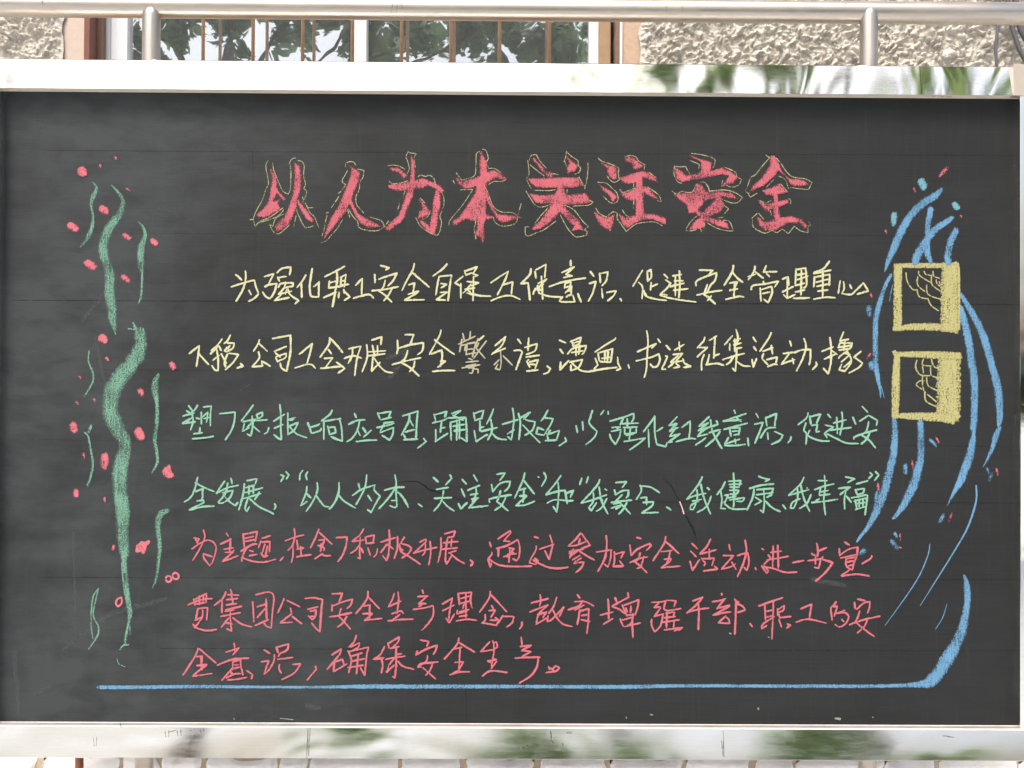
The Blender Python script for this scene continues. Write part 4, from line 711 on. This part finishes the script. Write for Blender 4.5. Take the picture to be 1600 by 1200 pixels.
house = empty('house_wall', (0, 0, 0), 'pale roughcast house wall with a barred window, rising from a whitewashed stone base behind the board', 'wall')
XWL, XWR = -3.2, 3.2; ZSILL = PZ(150, YW); ZTOP = 3.4
xs0, xs1 = PX(99, YW, 50), PX(1000, YW, 60)            # roughcast stops here beside the window
xo0, xo1 = PX(132, YW, 50), PX(966, YW, 60)            # opening
ZLINT = ZSILL+1.15
box('wall', XWL, xo0, YW+0.006, YW+0.25, 0.72, ZTOP, M['plaster2'], house)
box('wall', xo1, XWR, YW+0.006, YW+0.25, 0.72, ZTOP, M['plaster'], house)
box('wall', xo0+0.0005, xo1-0.0005, YW+0.008, YW+0.25, 0.72, ZSILL, M['plaster'], house)
box('wall', xo0+0.0005, xo1-0.0005, YW+0.008, YW+0.25, ZLINT, ZTOP, M['plaster'], house)
def roughcast(x0, x1, z0, z1, step, edge):
    nx = int((x1-x0)/step); nz = int((z1-z0)/step); V = []; Fc = []
    for j in range(nz+1):
        for i in range(nx+1):
            x = x0+(x1-x0)*i/nx; z = z0+(z1-z0)*j/nz
            q = Vector((x*1.0, 0, z))
            a = noise.turbulence(q*46 + noise.noise_vector(q*30)*0.9, 4, True)
            b = noise.noise(q*110)+0.7*noise.noise(q*190)
            h = 0.030*max(0.0, a-0.30) + 0.004*b
            e = min(1.0, (x-x0)/0.02) if edge < 0 else min(1.0, (x1-x)/0.02)
            if abs(edge) == 1 and e < 1: h *= max(0, e)
            xx = x
            if (edge < 0 and i == 0) or (edge > 0 and i == nx): xx += 0.012*noise.noise(Vector((0, 3, z*22)))
            V.append((xx, YW-h-0.001, z))
    for j in range(nz):
        for i in range(nx):
            a = j*(nx+1)+i; Fc.append((a, a+1, a+nx+2, a+nx+1))
    o = link('roughcast', mesh_of(V, Fc, 'roughcast'), M['stucco'], house)
    for p in o.data.polygons: p.use_smooth = True
    return o
zz0, zz1 = PZ(150, YW), PZ(-30, YW)
roughcast(xs1, PX(1640, YW), zz0, zz1, 0.0021, -1)
roughcast(PX(-45, YW), xs0, zz0, zz1, 0.0021, 1)
box('roughcast', PX(1640, YW)-0.002, XWR, YW-0.003, YW+0.0055, 0.72, ZTOP, M['stucco'], house)
box('roughcast', XWL, PX(-45, YW)+0.002, YW-0.003, YW+0.0055, 0.72, ZTOP, M['stucco'], house)
box('roughcast', xs1+0.01, PX(1640, YW)-0.003, YW-0.002, YW+0.0055, zz1-0.0005, ZTOP, M['stucco'], house)
box('roughcast', PX(-45, YW)+0.003, xs0-0.01, YW-0.002, YW+0.0055, zz1-0.0005, ZTOP, M['stucco'], house)
box('roughcast', xs1+0.01, PX(1640, YW)-0.003, YW-0.002, YW+0.0055, 0.72, zz0-0.0005, M['stucco'], house)
box('roughcast', PX(-45, YW)+0.003, xs0-0.01, YW-0.002, YW+0.0055, 0.72, zz0-0.0005, M['stucco'], house)
# window
YG = YW+0.105
win = link('window', bpy.data.meshes.new('window'), None, house)
bm = bmesh.new()
zA, zB = ZSILL+0.001, ZLINT-0.001
def vbar(name, pa, pb, ya, yb, mat, parent, z0=None, z1=None, bev=0.0015):
    return box(name, PX(pa, ya, 60), PX(pb, ya, 60), ya, yb, z0 or zA, z1 or zB, mat, parent, bev)
bm.free()
bpy.data.objects.remove(win)
win = vbar('window', 160.5, 172, YG-0.03, YG+0.03, M['greyframe'], house)
vbar('window_frame', 172.8, 199, YG-0.022, YG+0.03, M['white'], win)
vbar('reveal_trim', 131, 140, YW-0.004, YW+0.10, M['redpaint'], win)
vbar('reveal_trim', 141, 160, YW+0.05, YG+0.03, M['brown'], win)
vbar('mullion', 553.5, 572.5, YG-0.022, YG+0.03, M['white'], win)
vbar('window_frame', 920.5, 936, YG-0.022, YG+0.03, M['white'], win)
vbar('reveal_trim', 937, 954, YW+0.04, YG+0.03, M['wood'], win)
vbar('window_frame', 199.5, 936.5, YG-0.02, YG+0.028, M['white'], win, z0=zA, z1=zA+0.02)
vbar('window_frame', 199.5, 936.5, YG-0.02, YG+0.028, M['white'], win, z0=zB-0.05, z1=zB)
# chipped render edge beyond the dark gap
V, Fc = [], []
for i in range(40):
    z = zA+(zB-zA)*i/39; e = PX(961, YW+.01, 60)+0.0035*noise.noise(Vector((1, 2, z*40)))
    V += [(e, YW-0.001, z), (e, YW+0.09, z), (PX(968, YW), YW-0.001, z), (PX(968, YW), YW+0.09, z)]
for i in range(39):
    a = i*4; Fc += [(a, a+4, a+5, a+1), (a, a+2, a+6, a+4), (a+2, a+3, a+7, a+6)]
link('render_edge', mesh_of(V, Fc, 'render_edge'), M['brown'], house)
box('render_edge', PX(968.5, YW, 60), PX(972, YW, 60), YW-0.003, YW+0.005, zA, zB, M['whitewash'], house)
pn = box('pane', PX(199.5, YG, 60), PX(553.3, YG, 60), YG, YG+0.004, zA+0.02, zB-0.05, M['glass'], win)
pn = box('pane', PX(572.7, YG, 60), PX(920.3, YG, 60), YG+0.002, YG+0.006, zA+0.02, zB-0.05, M['glass'], win)
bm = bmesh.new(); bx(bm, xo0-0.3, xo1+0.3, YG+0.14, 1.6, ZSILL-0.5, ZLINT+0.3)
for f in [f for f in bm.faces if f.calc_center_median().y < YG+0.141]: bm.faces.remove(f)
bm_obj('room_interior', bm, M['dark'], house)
for px in (317.5, 395.5, 473, 550.5, 627.5, 704.5, 780.5, 858.5):
    bm = bmesh.new(); yb = YW+0.02; x = PX(px, yb, 60)
    tube(bm, [Vector((x, yb, zA-0.0)), Vector((x, yb, zB))], 0.0048, 12); bm_obj('security_bar', bm, M['bar'], house, smooth=True)
# whitewashed stones of the base, only their tops show under the board
ZJ = (PZ(1184, YW, 0)+PZ(1186, YW, 1600))/2
box('mortar_bed', XWL, XWR, YW+0.012, YW+0.3, 0.0, 0.719, M['mortar'], house)
def stone(xa, xb, za, zb):
    nx, nz = 22, 12; V = []; Fc = []; s0 = random.random()*99
    for j in range(nz+1):
        for i in range(nx+1):
            u, v = i/nx, j/nz; du = min(u, 1-u)*(xb-xa); dv = min(v, 1-v)*(zb-za)
            k = min(1, du/0.012)*min(1, dv/0.009); k = math.sqrt(max(0, k))
            q = Vector((xa+(xb-xa)*u, s0, za+(zb-za)*v))
            bulge = 0.030*k*(0.7+0.5*noise.noise(q*9)) + 0.004*noise.noise(q*50)*k
            ex = 0.010*noise.noise(q*30+Vector((5, 0, 0))); ez = 0.011*noise.noise(q*26+Vector((0, 9, 0)))
            V.append((q.x+ex*(1-k), YW+0.012-bulge, q.z+ez*(1-k)))
    for j in range(nz):
        for i in range(nx):
            a = j*(nx+1)+i; Fc.append((a, a+1, a+nx+2, a+nx+1))
    c = Vector((xa, YW, za)); me = mesh_of([Vector(v)-c for v in V], Fc, 'stone')
    for p in me.polygons: p.use_smooth = True
    link('stone', me, M['whitewash'], house, c)
edges0 = [-140, -30, 54, 62, 182, 247, 312, 432, 481, 568, 622, 727, 837, 950, 1072, 1180, 1247, 1390, 1462, 1592, 1700]
joints = [(-140, -40), (-38, 52), (66, 182), (188, 246), (250, 312), (320, 431), (436, 479), (484, 621), (626, 717), (729, 833), (843, 947), (955, 1066), (1073, 1173), (1183, 1240), (1248, 1380), (1386, 1462), (1470, 1590), (1596, 1720)]
for a, b in joints: stone(PX(a, YW, 1190), PX(b, YW, 1190), ZJ-0.135, ZJ-0.009*random.random()**1.5)
for r_ in range(1, 3):
    x = -1.75 - r_*0.06
    while x < 1.75:
        wd = random.uniform(0.13, 0.24); stone(x, x+wd, ZJ-0.135-0.15*r_, ZJ-0.148-0.15*(r_-1)); x += wd+0.012

# loose things: cables and the rusty pipe
def cable(label, px_pts, y, r, group=None):
    bm = bmesh.new(); pts = [P(a, b, y) for a, b in px_pts]
    sm = []
    q = [pts[0]]+pts+[pts[-1]]
    for i in range(1, len(q)-2):
        for k_ in range(8):
            t = k_/8; a, b, c, d = q[i-1:i+3]
            sm.append(0.5*((2*b)+(c-a)*t+(2*a-5*b+4*c-d)*t*t+(3*b-a-3*c+d)*t**3))
    sm.append(pts[-1]); o0 = sm[0].copy()
    tube(bm, [p-o0 for p in sm], r, 12); o = bm_obj('cable', bm, M['cable'], None, o0, smooth=True)
    tag(o, label, 'cable', group)
cable('thin dark cable hanging down the roughcast wall right of the right post', [(1566, -120), (1562, -20), (1559, 40), (1556, 75), (1558, 110), (1562, 200)], YW-0.035, 0.0042)
cable('thick dark cable curving off the top right corner, left of the thickest cable', [(1560, -120), (1572, -20), (1579, 30), (1587, 60), (1600, 90), (1640, 140)], YW-0.05, 0.0062)
cable('thickest grey cable at the top right corner, nearest the right edge', [(1572, -110), (1584, -20), (1592, 30), (1600, 55), (1625, 85), (1680, 110)], YW-0.055, 0.0085)
bm = bmesh.new(); x = PX(124, 0.30, 1190)
tube(bm, [Vector((0, 0, 0)), Vector((0, 0, PZ(1120, 0.30)))], 0.0105, 14)
tag(bm_obj('rusty_pipe', bm, M['redpipe'], None, Vector((x, 0.30, 0)), smooth=True), 'thin red-brown rusty pipe standing against the whitewashed stones below the left end of the board', 'pipe')

# ================================================================ what the steel and the glass look out on
M['paving'] = mat_plain('pale_paving', (0.52, 0.53, 0.54), 0.9, 0.12, 3, 0.2, 40)
g = link('pavement', mesh_of([(-60, -60, 0), (60, -60, 0), (60, YW+0.3, 0), (-60, YW+0.3, 0)], [(0, 1, 2, 3)], 'pavement'), M['paving']); tag(g, kind='structure')
def mat_leaf(name='leaf', tr=(0.50, 0.66, 0.24, 1), tm=0.5):
    m = NT(name); oi = m.n('ShaderNodeTexCoord'); v = m.coord()
    n1 = m.noise(v, 1.3, 3, 0.5)
    m.l(m.mix(n1, (0.045, 0.09, 0.03), (0.12, 0.21, 0.06)), m.b.inputs['Base Color']); m.set(Roughness=0.5)
    m.b.inputs['Transmission Weight'].default_value = 0.0
    df = m.n('ShaderNodeBsdfTranslucent'); df.inputs['Color'].default_value = tr
    mx = m.n('ShaderNodeMixShader'); mx.inputs[0].default_value = tm
    m.l(m.b.outputs[0], mx.inputs[1]); m.l(df.outputs[0], mx.inputs[2]); m.l(mx.outputs[0], m.out.inputs[0])
    return m.m
M['leaf'] = mat_leaf(); M['leaf_dark'] = mat_leaf('shaded_leaf', (0.17, 0.28, 0.12, 1), 0.4); M['bark'] = mat_plain('bark', (0.16, 0.12, 0.09), 0.9, 0.3, 12, 0.5, 30)  # the second leaf is less yellow-green and less translucent
def tree(x, y, h, blobs, nleaf, label, seed, gap=-0.02, fr=1.9):
    rnd = random.Random(seed)
    t = empty('tree', (x, y, 0), label, 'tree', 'trees standing across from the board')
    bm = bmesh.new(); tube(bm, [Vector((0, 0, 0)), Vector((0.05, 0, h*0.3)), Vector((-0.05, 0.05, h*0.6)), Vector((0, 0, h*0.92))], [0.2, 0.15, 0.09, 0.02], 10)
    for bx_, by_, bz_, br_ in blobs:
        s0 = Vector((0, 0, min(h*0.6, bz_*0.62))); e = Vector((bx_, by_, bz_))
        tube(bm, [s0, s0.lerp(e, 0.5)+Vector((0, 0, 0.15)), e], [0.07, 0.045, 0.015], 6)
    bm_obj('trunk', bm, M['bark'], t, smooth=True)
    V, Fc = [], []
    tot = sum(b[3]**2 for b in blobs)
    for bx_, by_, bz_, br_ in blobs:
        n = int(nleaf*br_**2/tot)
        subs = [Vector((bx_, by_, bz_)) + Vector((rnd.gauss(0, 1), rnd.gauss(0, 1), rnd.gauss(0, .8)))*br_*0.5 for _ in range(16)]
        for _ in range(n):
            c = rnd.choice(subs) + Vector((rnd.gauss(0, 1), rnd.gauss(0, 1), rnd.gauss(0, .8)))*br_*0.17
            if noise.noise(Vector((c.x*fr, seed, c.z*fr*1.2))) + 0.5*noise.noise(Vector((c.x*fr*2.6, seed, c.z*fr*2.6))) < gap: continue
            u = Vector((rnd.gauss(0, 1), rnd.gauss(0, 1), rnd.gauss(0, .5))).normalized(); w_ = u.cross(Vector((rnd.gauss(0, 1), rnd.gauss(0, 1), rnd.gauss(0, 1)))).normalized()
            a = rnd.uniform(.05, .09); k_ = len(V)
            V += [c-u*a, c+w_*a*.45, c+u*a, c-w_*a*.45]; Fc.append((k_, k_+1, k_+2, k_+3))
    link('crown', mesh_of(V, Fc, 'crown'), M['leaf'] if h > 8 else M['leaf_dark'], t)
tree(-3.4, -9.6, 7.0, [(-3, 0, 6.1, .8), (-1.6, 0, 5.9, .8), (0, 0, 6.0, .8), (1.6, .4, 5.9, .8), (3.0, 0, 6.0, .8), (.8, 0, 6.3, .7), (-.8, .3, 6.3, .7)], 46000, 'leafy tree across from the board, seen only as dark foliage in the window glass', 3, 0.06)
tree(1.2, -9.9, 6.9, [(-1.5, 0, 6.1, .8), (0, .3, 5.9, .8), (1.3, 0, 6.1, .8), (.5, 0, 6.3, .7)], 26000, 'smaller leafy tree across from the board, mirrored beside the right window frame', 5, 0.08)
tree(3.4, -8.6, 9.4, [(-1.9, 0, 8.0, .8), (-.9, 0, 8.3, .9), (.2, .2, 8.1, .9), (1.2, -.3, 8.4, .9), (2.0, 0, 8.0, .8), (0, 0, 7.2, .7), (.8, 0, 9.0, .6)], 40000, 'tall leafy tree mirrored bright green in the right end of the top frame', 8, 0.17, 1.5)
def reflection_hedge(x0, x1, y, h, label, seed):  # added out of view to put green into the bottom rail's reflection
    rnd = random.Random(seed); V, Fc = [], []
    for _ in range(int((x1-x0)*11000)):
        c = Vector((rnd.uniform(0, x1-x0), rnd.gauss(0, .28), h*rnd.random()**.6)); c.z *= 0.85+0.45*noise.noise(Vector((c.x*1.2, seed, 0)))
        u = Vector((rnd.gauss(0, 1), rnd.gauss(0, 1), rnd.gauss(0, .5))).normalized(); w_ = u.cross(Vector((rnd.gauss(0, 1), rnd.gauss(0, 1), rnd.gauss(0, 1)))).normalized()
        a = rnd.uniform(.03, .05); k_ = len(V); V += [c-u*a, c+w_*a*.45, c+u*a, c-w_*a*.45]; Fc.append((k_, k_+1, k_+2, k_+3))
    tag(link('hedge', mesh_of(V, Fc, 'hedge'), M['leaf'], None, Vector((x0, y, 0))), label, 'hedge')
reflection_hedge(-1.8, 4.4, -8.0, 1.95, 'clipped green hedge across from the board, mirrored pale green in the bottom frame rail', 4)
